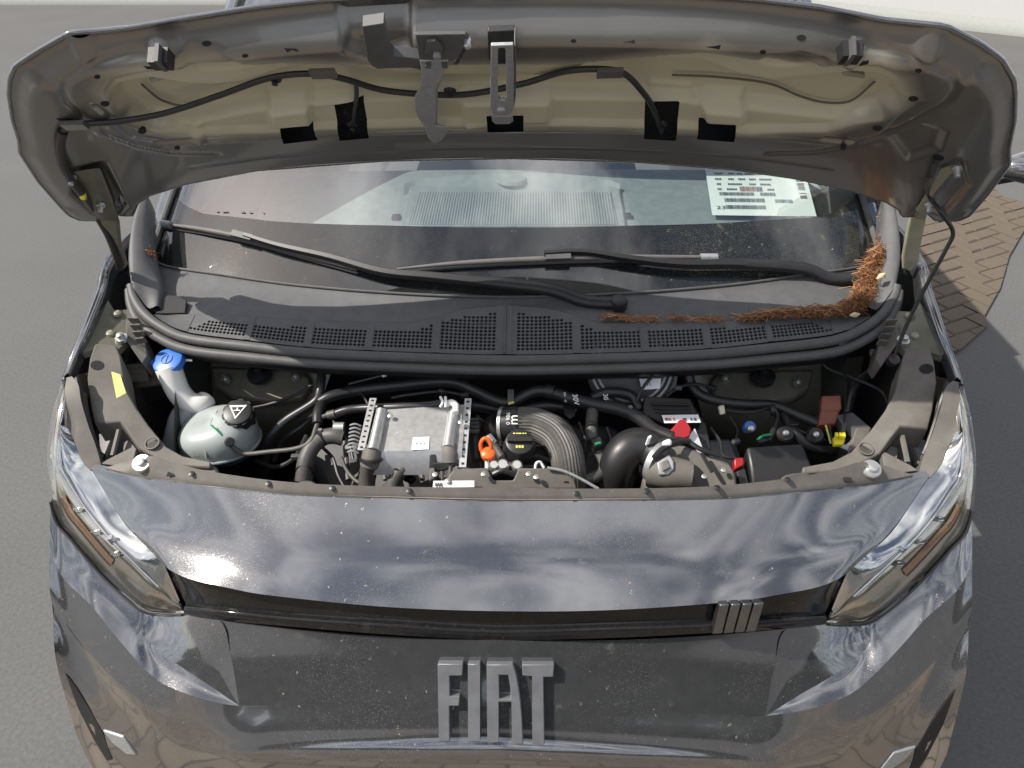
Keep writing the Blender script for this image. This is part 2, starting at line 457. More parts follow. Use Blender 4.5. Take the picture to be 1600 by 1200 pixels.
def pavmat():                      # block paving in front of the van
    m, N, L, b = _new('block paving')
    t = N.new('ShaderNodeTexCoord')
    bk = N.new('ShaderNodeTexBrick'); L.new(t.outputs['Object'], bk.inputs['Vector'])
    bk.inputs['Scale'].default_value = 1; bk.inputs['Brick Width'].default_value = .2; bk.inputs['Row Height'].default_value = .1; bk.inputs['Mortar Size'].default_value = .006
    bk.inputs['Color1'].default_value = (.16, .13, .10, 1); bk.inputs['Color2'].default_value = (.23, .19, .145, 1); bk.inputs['Mortar'].default_value = (.05, .045, .035, 1)
    L.new(bk.outputs['Color'], b.inputs['Base Color']); b.inputs['Roughness'].default_value = .9
    return m
M['paving'] = pavmat()
M['added_foliage'] = groundmat('hedge leaves', (.012, .022, .008), (.05, .075, .025), 1.0, 6, .2)
# ------------------------------------------------------------------ setting
def struct(o): o['kind'] = 'structure'; return o
def sheet(name, pts, z, m):
    return struct(add(name, [(x, y, z) for x, y in pts], [tuple(range(len(pts)))], m, None, 0))
sheet('ground', [(-90, -90), (90, -90), (90, 90), (-90, 90)], 0, M['asphalt'])
sheet('paving_apron', [(-1.9, -6), (1.9, -6), (1.9, .12), (-1.9, .12)], .004, M['paving'])
# block paving showing beside the van
PATCH = [(1380, 470), (1400, 420), (1440, 350), (1530, 300), (1552, 294), (1567, 310), (1600, 318), (1650, 326), (1625, 346), (1600, 361),
         (1576, 402), (1562, 452), (1537, 496), (1541, 512), (1494, 554), (1440, 520)]
PW = [Q(x, y, .004)[:2] for x, y in PATCH]
pav = struct(add('paving', [(x, y, .004) for x, y in PW], [tuple(range(len(PW)))], M['joint'], None, 0))
def inside(p, poly):
    r = False; n = len(poly)
    for i in range(n):
        (x1, y1), (x2, y2) = poly[i], poly[i - 1]
        if (y1 > p[1]) != (y2 > p[1]) and p[0] < (x2 - x1) * (p[1] - y1) / (y2 - y1) + x1: r = not r
    return r
def block_mesh(name, lx, ly, h, m, bev=.008):
    V = []
    for z, k in ((0, 0), (h - bev, 0), (h, bev)):
        V += [(-lx + k, -ly + k, z), (lx - k, -ly + k, z), (lx - k, ly - k, z), (-lx + k, ly - k, z)]
    Fc = [(8, 9, 10, 11)]
    for r_ in (0, 4):
        for i in range(4): Fc.append((r_ + i, r_ + (i + 1) % 4, r_ + 4 + (i + 1) % 4, r_ + 4 + i))
    me = bpy.data.meshes.new(name); me.from_pydata(V, [], Fc); me.materials.append(m); me.update(); return me
bm_ = block_mesh('paving_block', .097, .047, .014, M['paver'])
cx_, cy_ = np.mean([p[0] for p in PW]), np.mean([p[1] for p in PW])
ang = rad(28); ca, sa = math.cos(ang), math.sin(ang); nb = 0
for i in range(-30, 31):
    for j in range(-30, 31):
        k = (i - j) % 4               # herringbone: lying and standing blocks in a 2:1 lattice
        if k == 0: u, v, rz = i + 1, j + .5, 0
        elif k == 3: u, v, rz = i + .5, j + 1, math.pi / 2
        else: continue
        u, v = u * .1, v * .1
        x, y = cx_ + u * ca - v * sa, cy_ + u * sa + v * ca
        cs = [(x + a * math.cos(ang + rz) - b * math.sin(ang + rz), y + a * math.sin(ang + rz) + b * math.cos(ang + rz)) for a, b in ((-.097, -.047), (.097, -.047), (.097, .047), (-.097, .047))]
        inn_ = [inside(c, PW) for c in cs]
        if nb >= 299 or not any(inn_): continue
        if all(inn_):
            o = bpy.data.objects.new('paving_block', bm_); COL.objects.link(o); o.parent = pav; nb += 1
            o.location = (x, y, .002 + random.uniform(-.0015, .0015)); o.rotation_euler = (random.uniform(-.008, .008), random.uniform(-.008, .008), ang + rz + random.uniform(-.01, .01))
        else:                          # cut block along the edge of the paved area
            sp = [tuple(p) for p in PW]
            for k in range(4):
                (ax, ay), (bx_, by_) = cs[k], cs[(k + 1) % 4]; out_ = []
                def sd_(p): return (bx_ - ax) * (p[1] - ay) - (by_ - ay) * (p[0] - ax)
                for q in range(len(sp)):
                    p, r_ = sp[q], sp[(q + 1) % len(sp)]; dp, dr_ = sd_(p), sd_(r_)
                    if dp >= 0: out_.append(p)
                    if dp * dr_ < 0: t = dp / (dp - dr_); out_.append((p[0] + (r_[0] - p[0]) * t, p[1] + (r_[1] - p[1]) * t))
                sp = out_
                if len(sp) < 3: break
            if len(sp) >= 3:
                n = len(sp); V = [(p[0], p[1], 0) for p in sp] + [(p[0], p[1], .015) for p in sp]
                add('paving_block', V, [tuple(range(n, 2 * n))] + [(k, (k + 1) % n, n + (k + 1) % n, n + k) for k in range(n)], M['paver'], pav, 0); nb += 1
# rendered wall with a grey cove at its foot
WB = [Q(-900, 8, 0), Q(1150, 8, 0), Q(1600, 58, 0), Q(2300, 136, 0)]
for p in WB: p[2] = 0
V = []; Fc = []
for k, (dz, off) in enumerate(((.0, .0), (.05, .0), (.12, .03), (.17, .05))):
    for p in WB: V.append((p[0], p[1] + off, dz))
struct(add('skirting', V, gridf(4, 4), M['skirt'], None, 40))
V = [(p[0], p[1] + .052, z) for z in (.165, 5.0) for p in WB]
struct(add('wall', V, gridf(2, 4), M['wall'], None, 0))

# unseen foliage bank added behind the camera, so the paint mirrors dark trees
hv = []; hr, hc_ = 26, 220; rs_ = np.random.RandomState(4)
for i in range(hr):
    for j in range(hc_):
        x = -26 + 52 * j / (hc_ - 1); t = i / (hr - 1)
        top = 3.6 + .9 * math.sin(x * .7) + .6 * math.sin(x * 1.9 + 1) + .3 * math.sin(x * 4.3)
        a = math.pi * t; yy_ = -15 + 1.6 * math.cos(a) + .06 * x * math.sin(x * .11); zz_ = top * math.sin(a) ** .55
        hv.append((x + rs_.uniform(-.12, .12), yy_ + rs_.uniform(-.28, .28), max(0, zz_ + rs_.uniform(-.22, .22))))
hd_ = add('added_foliage', hv, gridf(hr, hc_), M['added_foliage'], None, 0); hd_['kind'] = 'stuff'; hd_['label'] = 'unseen dark green foliage added behind the camera for the bumper to mirror'; hd_['category'] = 'added_foliage'
# ------------------------------------------------------------------ the van
van = bpy.data.objects.new('van', None); COL.objects.link(van); van.location = (0, 0, 0)
van['label'] = 'dusty dark grey van with its bonnet propped open over the engine bay'
van['category'] = 'van'

# nose panel between bonnet opening and gloss strip
NT = [(786, 784, .200), (600, 780, .206), (450, 774, .222), (400, 770, .230), (330, 762, .247), (250, 752, .280), (200, 744, .303), (142, 732, .335)]
NM = [(786, 872, .112), (600, 868, .118), (450, 860, .134), (330, 848, .165), (250, 832, .205), (192, 813, .246)]
NB = [(786, 955, .045), (600, 948, .050), (420, 930, .070), (350, 917, .085), (297, 905, .105), (266, 891, .130), (249, 876, .165)]
nose = MB().put(*loft([symc(AA(NT)), symc(AA(NM)), symc(AA(NB))], 81, 8))
# folded back edge of the panel at the opening
nt = [np.array(p) for p in symc(AA(NT))]
nose.put(*loft([[p + np.array([0, .012, .004]) for p in nt], nt], 81, 2))
nose.build('nose_panel', M['paint'], van, 50)

# gloss strip and lower ledge
SR = [(786, 986, .038), (600, 976, .043), (455, 966, .060), (340, 954, .082), (287, 951, .128)]
ST = [(786, 1000, .030), (600, 991, .035), (455, 979, .056), (343, 969, .085), (285, 960, .135)]
def back(c, dy, dz=0): return [np.array(p) + np.array([0, dy, dz]) for p in c]
NBs, SRs, STs = symc(AA(NB)), symc(AA(SR)), symc(AA(ST))
add('gloss_strip', *loft([back(NBs, .016), back(NBs, .012, -.012), back(SRs, .012, .004), back(SRs, .006)], 81, 4), M['gloss'], van, 40)
lg = MB().put(*loft([back(SRs, .012), SRs, back(SRs, -.004, -.008), STs], 81, 3)); lg.build('strip_ledge', M['gloss'], van, 40)

# bumper, left half then mirrored
PC = [(786, 1000, .030), (783, 1050, .0), (780, 1100, -.032), (778, 1150, -.064), (776, 1200, -.088), (775, 1265, -.095), (775, 1330, -.065), (775, 1420, -.01)]
PR = [(343, 969, .085), (361, 1027, .048), (381, 1088, .008), (373, 1135, -.027), (372, 1175, -.050), (372, 1240, -.058), (372, 1330, -.03), (372, 1420, .02)]
def prow(a, b, n=14):
    c = []
    for s in np.linspace(0, 1, n):
        s2 = s * s; c.append(A(a[0] + (b[0] - a[0]) * s, a[1] + (b[1] - a[1]) * s2, a[2] + (b[2] - a[2]) * s2))
    return c
TIP = (374, 1103, -.005)
CR = [(786, 1000, .030), (783, 1050, .0), (780, 1104, -.035)]
CL = [(343, 969, .085), (361, 1027, .048), TIP]
bumper = MB().put(*loft([symc(prow(a, b)) for a, b in zip(CR, CL)], 81, 7))
half = MB()
FU = AA([(217, 951, .150), (247, 961, .146), (285, 960, .135), (343, 969, .085), (361, 1027, .048), TIP])
FV = AA([(217, 951, .150), (230, 996, .110), (272, 1034, .068), (326, 1070, .030), (352, 1088, .012), TIP])
half.put(*loft([FU, [(a + b) / 2 + np.array([0, .006, -.003]) * math.sin(math.pi * k / 29) for k, (a, b) in enumerate(zip(cr(FU, 30), cr(FV, 30)))], FV], 40, 6))
A0 = AA([(79, 784, .290), (90, 818, .268), (112, 844, .245), (162, 902, .195), (217, 951, .150), (230, 996, .110), (272, 1034, .068), (326, 1070, .030), (352, 1088, .012), TIP])
A1 = AA([(78, 862, .226), (100, 905, .192), (141, 945, .148), (179, 992, .102), (219, 1038, .060), (251, 1066, .034), (294, 1085, .012), (336, 1097, .001), TIP])
A01 = [(a * .5 + b * .5) + np.array([.3, 1, -.35]) * .004 * math.sin(math.pi * k / 39) for k, (a, b) in enumerate(zip(cr(A0, 40), cr(A1, 40)))]
half.put(*loft([A0, A01, A1], 48, 8))
A2 = AA([(78, 924, .180), (120, 985, .135), (160, 1035, .085), (213, 1092, .030), (260, 1126, .000), (310, 1148, -.020), (373, 1160, -.045)])
A3 = AA([(83, 955, .165), (125, 1020, .118), (165, 1075, .070), (200, 1113, .035), (250, 1160, -.005), (310, 1190, -.030), (372, 1205, -.058)])
A4 = AA([(88, 1035, .108), (118, 1090, .085), (150, 1150, .050), (190, 1205, .020), (250, 1260, -.010), (310, 1300, -.025), (372, 1330, -.038)])
A5 = AA([(120, 1150, .080), (150, 1210, .060), (190, 1270, .040), (250, 1340, .020), (310, 1390, .010), (372, 1420, .008)])
def full(c, outer, p):            # from the centre along the panel to p, then out along the flank curve
    return symc(prow(c, p, 8)[:-1] + list(outer[::-1]))
bumper.put(*loft([full(CR[2], A1, TIP), full((778, 1150, -.064), A2, (373, 1160, -.045)), full((776, 1200, -.088), A3, (372, 1205, -.058)), full((775, 1330, -.065), A4, (372, 1330, -.038)), full((775, 1420, -.01), A5, (372, 1420, .008))], 141, 6))
E0 = [c[0] for c in (A0, A1, A2, A3, A4, A5)]
half.put(*loft([E0, [p + np.array([-.006, .06, .0]) for p in E0], [p + np.array([-.006, .30, .02]) for p in E0]], 20, 3))
half.mir()
bumper.put(half.V, half.F)
bumper.build('bumper', M['paint'], van, 32)
from mathutils.bvhtree import BVHTree
def bvh_of(o): return BVHTree.FromPolygons([tuple(v.co) for v in o.data.vertices], [tuple(p.vertices) for p in o.data.polygons])
def cast(b, px, py):               # where the sight line of a pixel meets a built surface
    l, n, _, _ = b.ray_cast(Vector(C0), Vector(ray(px, py)))
    if l is None: return None, None
    n = np.array(n); n = n if n @ FW < 0 else -n
    return np.array(l), n
BB = bvh_of(bpy.data.objects['bumper'])
def onb(px, py, up=.001):
    l, n = cast(BB, px, py); return l + n * up
# corner vents: dark slatted opening, lower slot and pale corner trim on each side
VQ = [(214, 1102), (228, 1104), (252, 1124), (274, 1152), (292, 1186), (272, 1182), (246, 1162), (226, 1136)]
LQ = [(103, 1052), (116, 1068), (140, 1106), (162, 1146), (176, 1186), (168, 1188), (148, 1156), (122, 1104)]
FQ = [(162, 1140), (194, 1150), (216, 1179), (200, 1177), (178, 1160)]
for sgn in (-1, 1):
    fx = (lambda p: p) if sgn < 0 else (lambda p: np.array([-p[0], p[1], p[2]]))
    plate_obj('lower_vent', [fx(onb(x, y, .0015)) for x, y in LQ], (0, .006, 0), M['void'], van, bev=0)
    plate_obj('corner_trim', [fx(onb(x, y, .004)) for x, y in FQ], (0, .008, 0), M['latch'], van, bev=.003)
# FIAT lettering, proud of the panel
def panelY(px, py):
    yc = np.interp(py, [p[1] for p in PC], [p[2] for p in PC])
    return yc + .042 * ((px - 781) / 400.) ** 2
LN = np.array([0, -math.cos(rad(30)), math.sin(rad(30))])
letters = {
 'F': ([(572, 503), (650, 503), (648, 541), (609, 541), (609, 605), (640, 605), (638, 635), (608, 635), (610, 757), (576, 757)], []),
 'I': ([(665, 503), (703, 503), (703, 759), (666, 759)], []),
 'A': ([(723, 505), (803, 505), (814, 540), (824, 600), (830, 660), (834, 766), (800, 766), (798, 623), (759, 623), (759, 762), (725, 762)], [[(760, 538), (788, 538), (795, 580), (796, 613), (761, 613)]]),
 'T': ([(831, 505), (930, 505), (927, 545), (897, 545), (900, 767), (862, 767), (862, 543), (832, 540)], [])}
for ch, (out, hol) in letters.items():
    def g(l): return [onb(400 + x / 2, 780 + y / 2, .015) for x, y in l]
    plate_obj('letter', g(out), -LN * .018, M['letter'], van, [g(h) for h in hol], bev=.0016)['label'] = 'raised grey letter ' + ch
# four slanted bars on the gloss strip
for k in range(4):
    xt, xb = 1124 + k * 18, 1112 + k * 17.4
    q = [A(xt, 944 - k * .6, .058), A(xt + 15, 943 - k * .6, .06), A(xb + 15, 990 - k, .052), A(xb, 991 - k, .05)]
    plate_obj('emblem_bar', [p + np.array([0, -.004, .004]) for p in q], (0, .02, -.012), M['emblem'], van, bev=.003)

# headlights
HU = [(104, 590, .480), (99, 620, .440), (104, 662, .400), (115, 687, .375), (127, 717, .348), (142, 735, .332), (172, 790, .275), (200, 824, .236), (230, 856, .192), (249, 876, .165), (285, 958, .133)]
HM = [(102, 594, .476), (89, 640, .404), (84, 690, .352), (87, 730, .320), (100, 757, .294), (127, 800, .254), (163, 845, .206), (202, 885, .168), (240, 922, .142), (286, 959, .130)]
HL = [(100, 597, .480), (86, 640, .413), (75, 700, .350), (74, 735, .322), (79, 784, .290), (90, 818, .268), (112, 844, .245), (162, 902, .195), (217, 951, .150), (250, 960, .146), (285, 960, .134)]
for sgn in (-1, 1):
    def mr(P): return [np.array([p[0] * (1 if sgn < 0 else -1), p[1], p[2]]) for p in P]
    hu, hm, hl = mr(AA(HU)), mr(AA(HM)), mr(AA(HL))
    head = bpy.data.objects.new('headlight', None); COL.objects.link(head); head.parent = van
    V, Fc = loft([hu, [a * .5 + b * .5 + np.array([-.004 if sgn < 0 else .004, -.006, .006]) for a, b in zip(cr(hu, 40), cr(hm, 40))], hm, [a * .5 + b * .5 + np.array([-.006 if sgn < 0 else .006, -.004, -.002]) for a, b in zip(cr(hm, 40), cr(hl, 40))], hl], 60, 4)
    add('lens', V, Fc, M['lens'], head, 60)
    def inn(c, d): return [p + np.array([.35 * d * (1 if sgn < 0 else -1), d, -.35 * d]) for p in c]
    def mixl(a, b, t, n=40): return [x * (1 - t) + y * t for x, y in zip(cr(a, n), cr(b, n))]
    add('housing', *loft([inn(hu, .02), inn(hm, .07), inn(hl, .02)], 60, 6), M['lamp_dark'], head, 60)
    add('upper_bezel', *loft([inn(hu, .005), inn(mixl(hu, hm, .5), .004), inn(mixl(hu, hm, .88), .010), inn(mixl(hu, hm, .90), .030)], 60, 4), M['chrome'], head, 50)
    add('lower_bezel', *loft([inn(hm, .024), inn(mixl(hm, hl, .3), .012), inn(mixl(hm, hl, .75), .010), inn(hl, .006)], 60, 4), M['lamp_dark'], head, 50)
    add('light_guide', *tube(inn(hm, .012)[2:-1], .0035, 60, 8), M['chrome'], head, 60)
    add('amber_strip', *loft([inn(mixl(hm, hl, .40)[16:28], .0085), inn(mixl(hm, hl, .55)[16:28], .006), inn(mixl(hm, hl, .68)[16:28], .008)], 30, 4), M['amber'], head, 40)
    for k in (19, 23, 27):              # small square light modules behind the lens
        c = mixl(hm, hl, .22)[k]; c = inn([c], .012)[0]
        md_ = add('light_module', *boxv(c, (.011, .002 * sgn, 0), (0, .006, -.007), (0, -.002, -.0015)), M['black'], head, 0)
        add('module_lens', *lathe([(.0065, 0), (.006, .002), (.003, .0035)], c + np.array([0, -.0028, .0016]), (0, -.75, .66), 16), M['chrome'], md_)
    mp = mixl(hu, hm, .75)[25]
    add('bezel_post', *boxv(mp + np.array([0, .0, -.002]), (.004, .001, 0), (0, .004, -.012), (0, .004, .002)), M['chrome'], head, 0)
    for k in range(7):                # cooling slots seen as dark ticks behind the lens
        c = cr(inn([(a + b) / 2 for a, b in zip(cr(hm, 40), cr(hu, 40))], .014), 40)[14 + 3 * k]
        add('tick', *boxv(c, (.0012, 0, 0), (0, .004, -.004), (0, .001, .001)), M['black'], head, 0)
    # dusty ledge on top of the lamp and its black inner edge
    LI = mr(AA([(112, 588, .478), (122, 600, .460), (127, 628, .432), (138, 665, .402), (150, 698, .372), (158, 727, .345)]))
    LO = mr(AA(HU[:6]))
    add('lamp_ledge', *loft([LO, LI, back(LI, .01, -.04)], 30, 4, True), M['blackdusty'], head, 50)
    for c_, q in (((143, 735), 0),):
        pass
    add('lamp_gasket', *tube([p + np.array([0, -.002, .001]) for p in hl[4:]], .0022, 40, 6), M['black'], head)

# fenders: narrow top flange, flank dropping to the sill, wheel arch hidden behind
F0 = [(100, 592, .486), (112, 558, .524), (132, 507, .600), (153, 452, .695), (175, 395, .803)]
F1 = [(107, 584, .482), (124, 545, .535), (138, 519, .582), (165, 452, .700), (183, 404, .798)]
for sgn in (-1, 1):
    def mr(P): return [np.array([p[0] * (1 if sgn < 0 else -1), p[1], p[2]]) for p in P]
    f0, f1 = mr(AA(F0)), mr(AA(F1)); s_ = 1 if sgn < 0 else -1
    f0 = f0 + [f0[-1] + np.array([s_ * .0, .35, .0])]; f1 = f1 + [f1[-1] + np.array([s_ * .0, .35, .0])]
    mid = [(a + b) / 2 + np.array([0, 0, .004]) for a, b in zip(f0, f1)]
    outr = [p + np.array([-s_ * .012, 0, -.05]) for p in f0]; low = [p + np.array([-s_ * .03, 0, -.45]) for p in f0]
    add('fender', *loft([back(f1, 0, -.03), f1, mid, f0, outr, low], 40, 4), M['paint'], van, 50)
    # inner painted flange with the bolts
    IN = mr(AA([(137, 519, .63), (150, 490, .67), (163, 457, .72)])); IN2 = mr(AA([(150, 537, .60), (176, 520, .63), (205, 478, .70)]))
    pl = mr(AA([(126, 544, .540), (138, 519, .585), (163, 457, .698), (176, 478, .680), (207, 476, .690), (203, 520, .622), (183, 538, .575), (148, 538, .558)]))
    hole = mr(AA(arc_ := [(x, y, .655) for x, y in arc(177, 501, 4.5, 2.5, 10)]))
    plate_obj('fender_flange', [p - np.array([0, 0, .012]) for p in pl], (0, 0, -.015), M['olive'], van, [], bev=0)
    for (x, y, Y) in ((170, 515, .612), (181, 484, .668)):
        c = mr([A(x, y, Y)])[0]
        add('rivet', *lathe([(.010, -.01), (.010, -.004), (.006, .0)], c - np.array([0, 0, .004]), (0, 0, 1), 14), M['olivelight'], van)
    c = mr([A(188, 525, .60)])[0]
    add('bolt', *lathe([(.014, -.012), (.014, -.004), (.009, -.004), (.008, .006), (.005, .008)], c, (0, -.2, 1), 16), M['steel'], van)
    # ribbed corner bracket beside the seal
    rb = mr(AA([(197, 500, .655), (210, 500, .66), (226, 532, .62), (230, 556, .585), (222, 568, .57), (196, 530, .60)]))
    cb = plate_obj('corner_bracket', rb, (0, .02, -.05), M['blackdusty'], van)
    for k in range(4):
        c0_ = mr([A(202 + 4 * k, 500 + 11 * k, .645 - .015 * k), A(218 + 3 * k, 501 + 10 * k, .645 - .015 * k)])
        add('rib', *boxv((c0_[0] + c0_[1]) / 2, (c0_[1] - c0_[0]) / 2, (0, .002, .0), (0, -.004, .009)), M['blackdusty'], cb, 0)

    # slam panel side carrier
    side = mr(AA([(148, 537, .540), (181, 539, .545), (188, 556, .530), (193, 585, .505), (197, 605, .490), (212, 635, .460), (231, 663, .432), (259, 697, .395), (287, 713, .375),
                  (330, 722, .355), (328, 731, .345), (280, 727, .350), (248, 717, .365), (216, 699, .385), (201, 676, .405), (188, 658, .425), (148, 662, .428), (141, 631, .455), (136, 590, .495), (140, 560, .520)]))
    hol = mr(AA([(x, y, .512) for x, y in arc(152, 570, 11, 8, 18)]))
    ctop = mr([A(152, 570, .541)])[0]
    sc_ = plate_obj('slam_panel_carrier', side, (0, .01, -.075), M['blackdusty'], van, [], bev=.003)
    cbv = bvh_of(sc_) if sgn < 0 else cbv
    if sgn < 0: hole_pts = [cast(cbv, x, y)[0] + np.array([0, -.0005, .001]) for x, y in arc(152, 571, 10.5, 7.5, 20)]
    plate_obj('locating_hole', hole_pts if sgn < 0 else [p * np.array([-1, 1, 1]) for p in hole_pts], (0, .003, -.004), M['void'], sc_, bev=0)
    c = mr([A(238, 693, .395)])[0]
    add('embossed_ring', *lathe([(.016, 0), (.016, .003), (.0135, .003), (.0135, 0)], c - np.array([0, 0, .0]), (0, -.35, 1), 24), M['blackdusty'], sc_)
    # rubber channel between carrier and lamp
    ch = mr(AA([(120, 590, .478), (128, 620, .446), (136, 650, .422), (147, 685, .392), (153, 700, .378)]))
    add('channel_seal', *tube(ch, .005, 30, 8), M['black'], van)
    add('clip', *lathe([(.009, -.01), (.009, 0), (.005, .004)], mr([A(156, 712, .375)])[0], (0, -.5, 1), 12), M['black'], van)
    # dark strips behind the lamp and triangular corner plate
    dk = mr(AA([(148, 662, .455), (188, 658, .445), (214, 700, .40), (176, 722, .37), (158, 712, .385), (150, 690, .415)]))
    plate_obj('lamp_mount', [p - np.array([0, 0, .03]) for p in dk], (0, 0, -.02), M['black'], van, bev=0)
    tri = mr(AA([(159, 726, .342), (172, 718, .355), (210, 699, .385), (214, 703, .38), (207, 733, .335)]))
    plate_obj('corner_plate', [p + np.array([0, 0, .004]) for p in tri], (0, .004, -.02), M['blackdusty'], van)
    strut_ = mr(AA([(186, 672, .425), (176, 712, .375)])); add('brace', *tube(strut_, .006, 8, 6), M['blackdusty'], van)
    br = mr(AA([(190, 684, .42), (200, 680, .425), (214, 700, .395), (190, 702, .395)]))
    plate_obj('bracket', [p - np.array([0, 0, .012]) for p in br], (0, 0, -.01), M['blackdusty'], van)

# front strip across the bonnet opening (black, with a worn seal line)
GT = [(786, 762, .212), (600, 760, .217), (450, 753, .235), (330, 737, .265), (270, 722, .295), (240, 713, .310), (212, 716, .335)]
GB = [(786, 778, .203), (600, 775, .209), (450, 769, .225), (330, 757, .250), (250, 747, .283), (200, 739, .305), (165, 731, .325)]
gt, gb = symc(AA(GT)), symc(AA(GB))
add('front_strip', *loft([back(gt, .012, -.03), gt, gb, back(gb, 0, -.02)], 81, 3, True), M['blackdusty'], van, 40)
add('worn_seal', *tube([p + np.array([0, .003, .0015]) for p in symc(AA([(786, 781, .203), (600, 777, .209), (450, 771.5, .226), (330, 759.5, .251), (250, 749.5, .284), (200, 741.5, .307), (172, 736, .322)]))], .0034, 90, 6), M['pink'], van)
for x, y, Y in ((222, 724, .325), (1361, 733, .325)):
    c = A(x, y, Y - .016)
    add('washer_bolt', *lathe([(.019, -.004), (.020, .002), (.018, .005), (.010, .005), (.009, .012), (.006, .013)], c, (0, -.45, .9), 24), M['steel'], van)
for x, y in ((268, 741), (1324, 750)):
    c = A(x, y, .282)
    add('slot', *boxv(c + np.array([0, -.001, .0015]), (.008, 0, 0), (0, .005, .001), (0, 0, .001)), M['void'], van, 0)
random.seed(3)
for i in range(36):                # dried water spots on the strip
    px = random.uniform(330, 1260); py = np.interp(abs(px - 786), [0, 336, 456], [770, 761, 747]) + random.uniform(-4, 4) + (4 if px > 786 else 0)
# wheels carry the body, hidden behind the bumper
for sgn in (-1, 1):
    wh = bpy.data.objects.new('wheel', None); COL.objects.link(wh); wh.parent = van
    add('tyre', *lathe([(.21, -.10), (.30, -.11), (.335, -.09), (.34, 0), (.335, .09), (.30, .11), (.21, .10)], (sgn * .80, 1.02, .34), (1, 0, 0), 40), M['tyre'], wh)
    add('rim', *lathe([(.05, -.06), (.20, -.105), (.215, -.10), (.215, .10), (.20, .105), (.05, .06)], (sgn * .80, 1.02, .34), (1, 0, 0), 32), M['steel'], wh)
# ------------------------------------------------------------------ bonnet
HAL, HBE, HGA = rad(42), rad(-.5), rad(-.5)
HK = .12
def _rot(v, ax, t): return v * math.cos(t) + np.cross(ax, v) * math.sin(t) + ax * (ax @ v) * (1 - math.cos(t))
_d = np.array([0, -math.cos(HAL), math.sin(HAL)]); _nn = np.array([0, math.sin(HAL), math.cos(HAL)]); _x = np.array([1., 0, 0])
hx = _rot(_x, _d, HBE); hn = _rot(_nn, _d, HBE); hx = _rot(hx, hn, HGA); hd = _rot(_d, hn, HGA)
HR = A(800, 250, .70); HR[0] = .012
def hood_xa(px, py, r=0):          # pixel -> bonnet coordinates on the surface r above its inner frame
    D = ray(px, py); t = 1.4
    for i in range(25):
        q = C0 + D * t - HR; g = q @ hn + HK * (q @ hx) ** 2 - r; t -= g / (D @ hn + 2 * HK * (q @ hx) * (D @ hx))
    q = C0 + D * t - HR; return q @ hx, q @ hd
def hood_p(x, a, r=0): return HR + hx * x + hd * a + hn * (r - HK * x * x)
def H(px, py, r=0): return hood_p(*hood_xa(px, py, r), r)      # r<0: hangs below the frame, towards the viewer
OUT = [(800, -9, .055), (650, -6, .055), (500, 3, .053), (400, 14, .05), (300, 30, .047), (200, 47, .042), (150, 52, .04), (108, 55, .038), (60, 82, .033), (24, 106, .028), (16, 125, .024), (14, 150, .02),
       (20, 190, .015), (30, 222, .012), (31, 240, .012), (60, 285, .01), (95, 325, .008), (108, 338, .007), (125, 345, .006), (158, 345, .005), (176, 327, .004), (183, 337, .003), (206, 338, .0), (214, 318, .0), (232, 306, .0), (290, 288, .0),
       (400, 267, .0), (600, 252, .0), (800, 248, .0), (1000, 254, .0), (1150, 266, .0), (1240, 279, .0), (1330, 298, .0), (1385, 316, .0), (1405, 328, .0), (1410, 339, .0), (1428, 339, .002), (1440, 325, .003), (1462, 345, .005), (1497, 346, .006), (1515, 338, .007),
       (1545, 303, .01), (1577, 258, .012), (1576, 235, .013), (1585, 190, .018), (1586, 150, .02), (1584, 128, .024), (1565, 95, .028), (1530, 70, .033), (1478, 44, .038), (1430, 39, .04), (1380, 34, .042), (1280, 14, .047), (1180, 2, .05), (1080, -5, .053), (950, -9, .055)]
OXA = np.array([hood_xa(*p) for p in OUT]); OR = np.array([p[2] for p in OUT])
# densify outline
_s = np.r_[0, np.cumsum(np.linalg.norm(np.diff(np.vstack([OXA, OXA[:1]]), axis=0), axis=1))]
def segdist(P, poly, closed=True):
    """distance of points P to polyline, nearest point"""
    n = len(poly); best = np.full(len(P), 1e9); near = np.zeros_like(P); par = np.zeros(len(P))
    for i in range(n if closed else n - 1):
        a, b = poly[i], poly[(i + 1) % n]; ab = b - a
        t = np.clip(((P - a) @ ab) / max(ab @ ab, 1e-12), 0, 1); q = a + t[:, None] * ab
        d = np.linalg.norm(P - q, axis=1); m = d < best; best[m] = d[m]; near[m] = q[m]; par[m] = i + t[m]
    return best, near, par
def inpoly(P, poly):
    r = np.zeros(len(P), bool); n = len(poly)
    for i in range(n):
        (x1, y1), (x2, y2) = poly[i], poly[i - 1]
        if y1 == y2: continue
        c = ((y1 > P[:, 1]) != (y2 > P[:, 1])) & (P[:, 0] < (x2 - x1) * (P[:, 1] - y1) / (y2 - y1) + x1); r ^= c
    return r
def sdist(P, poly):
    d, _, _ = segdist(P, poly); return np.where(inpoly(P, poly), d, -d)
def sst(x, a, b):
    t = np.clip((x - a) / (b - a), 0, 1); return t * t * (3 - 2 * t)
def hp(l, r): return np.array([hood_xa(x, y, r) for x, y in l])
STEP = .0046
gx = np.arange(OXA[:, 0].min() - STEP, OXA[:, 0].max() + 2 * STEP, STEP); ga = np.arange(OXA[:, 1].min() - STEP, OXA[:, 1].max() + 2 * STEP, STEP)
GX, GA = np.meshgrid(gx, ga); P = np.stack([GX.ravel(), GA.ravel()], 1)
quads = np.array(gridf(len(ga), len(gx)))
cen = P[quads].mean(1)
keep = inpoly(cen, OXA)
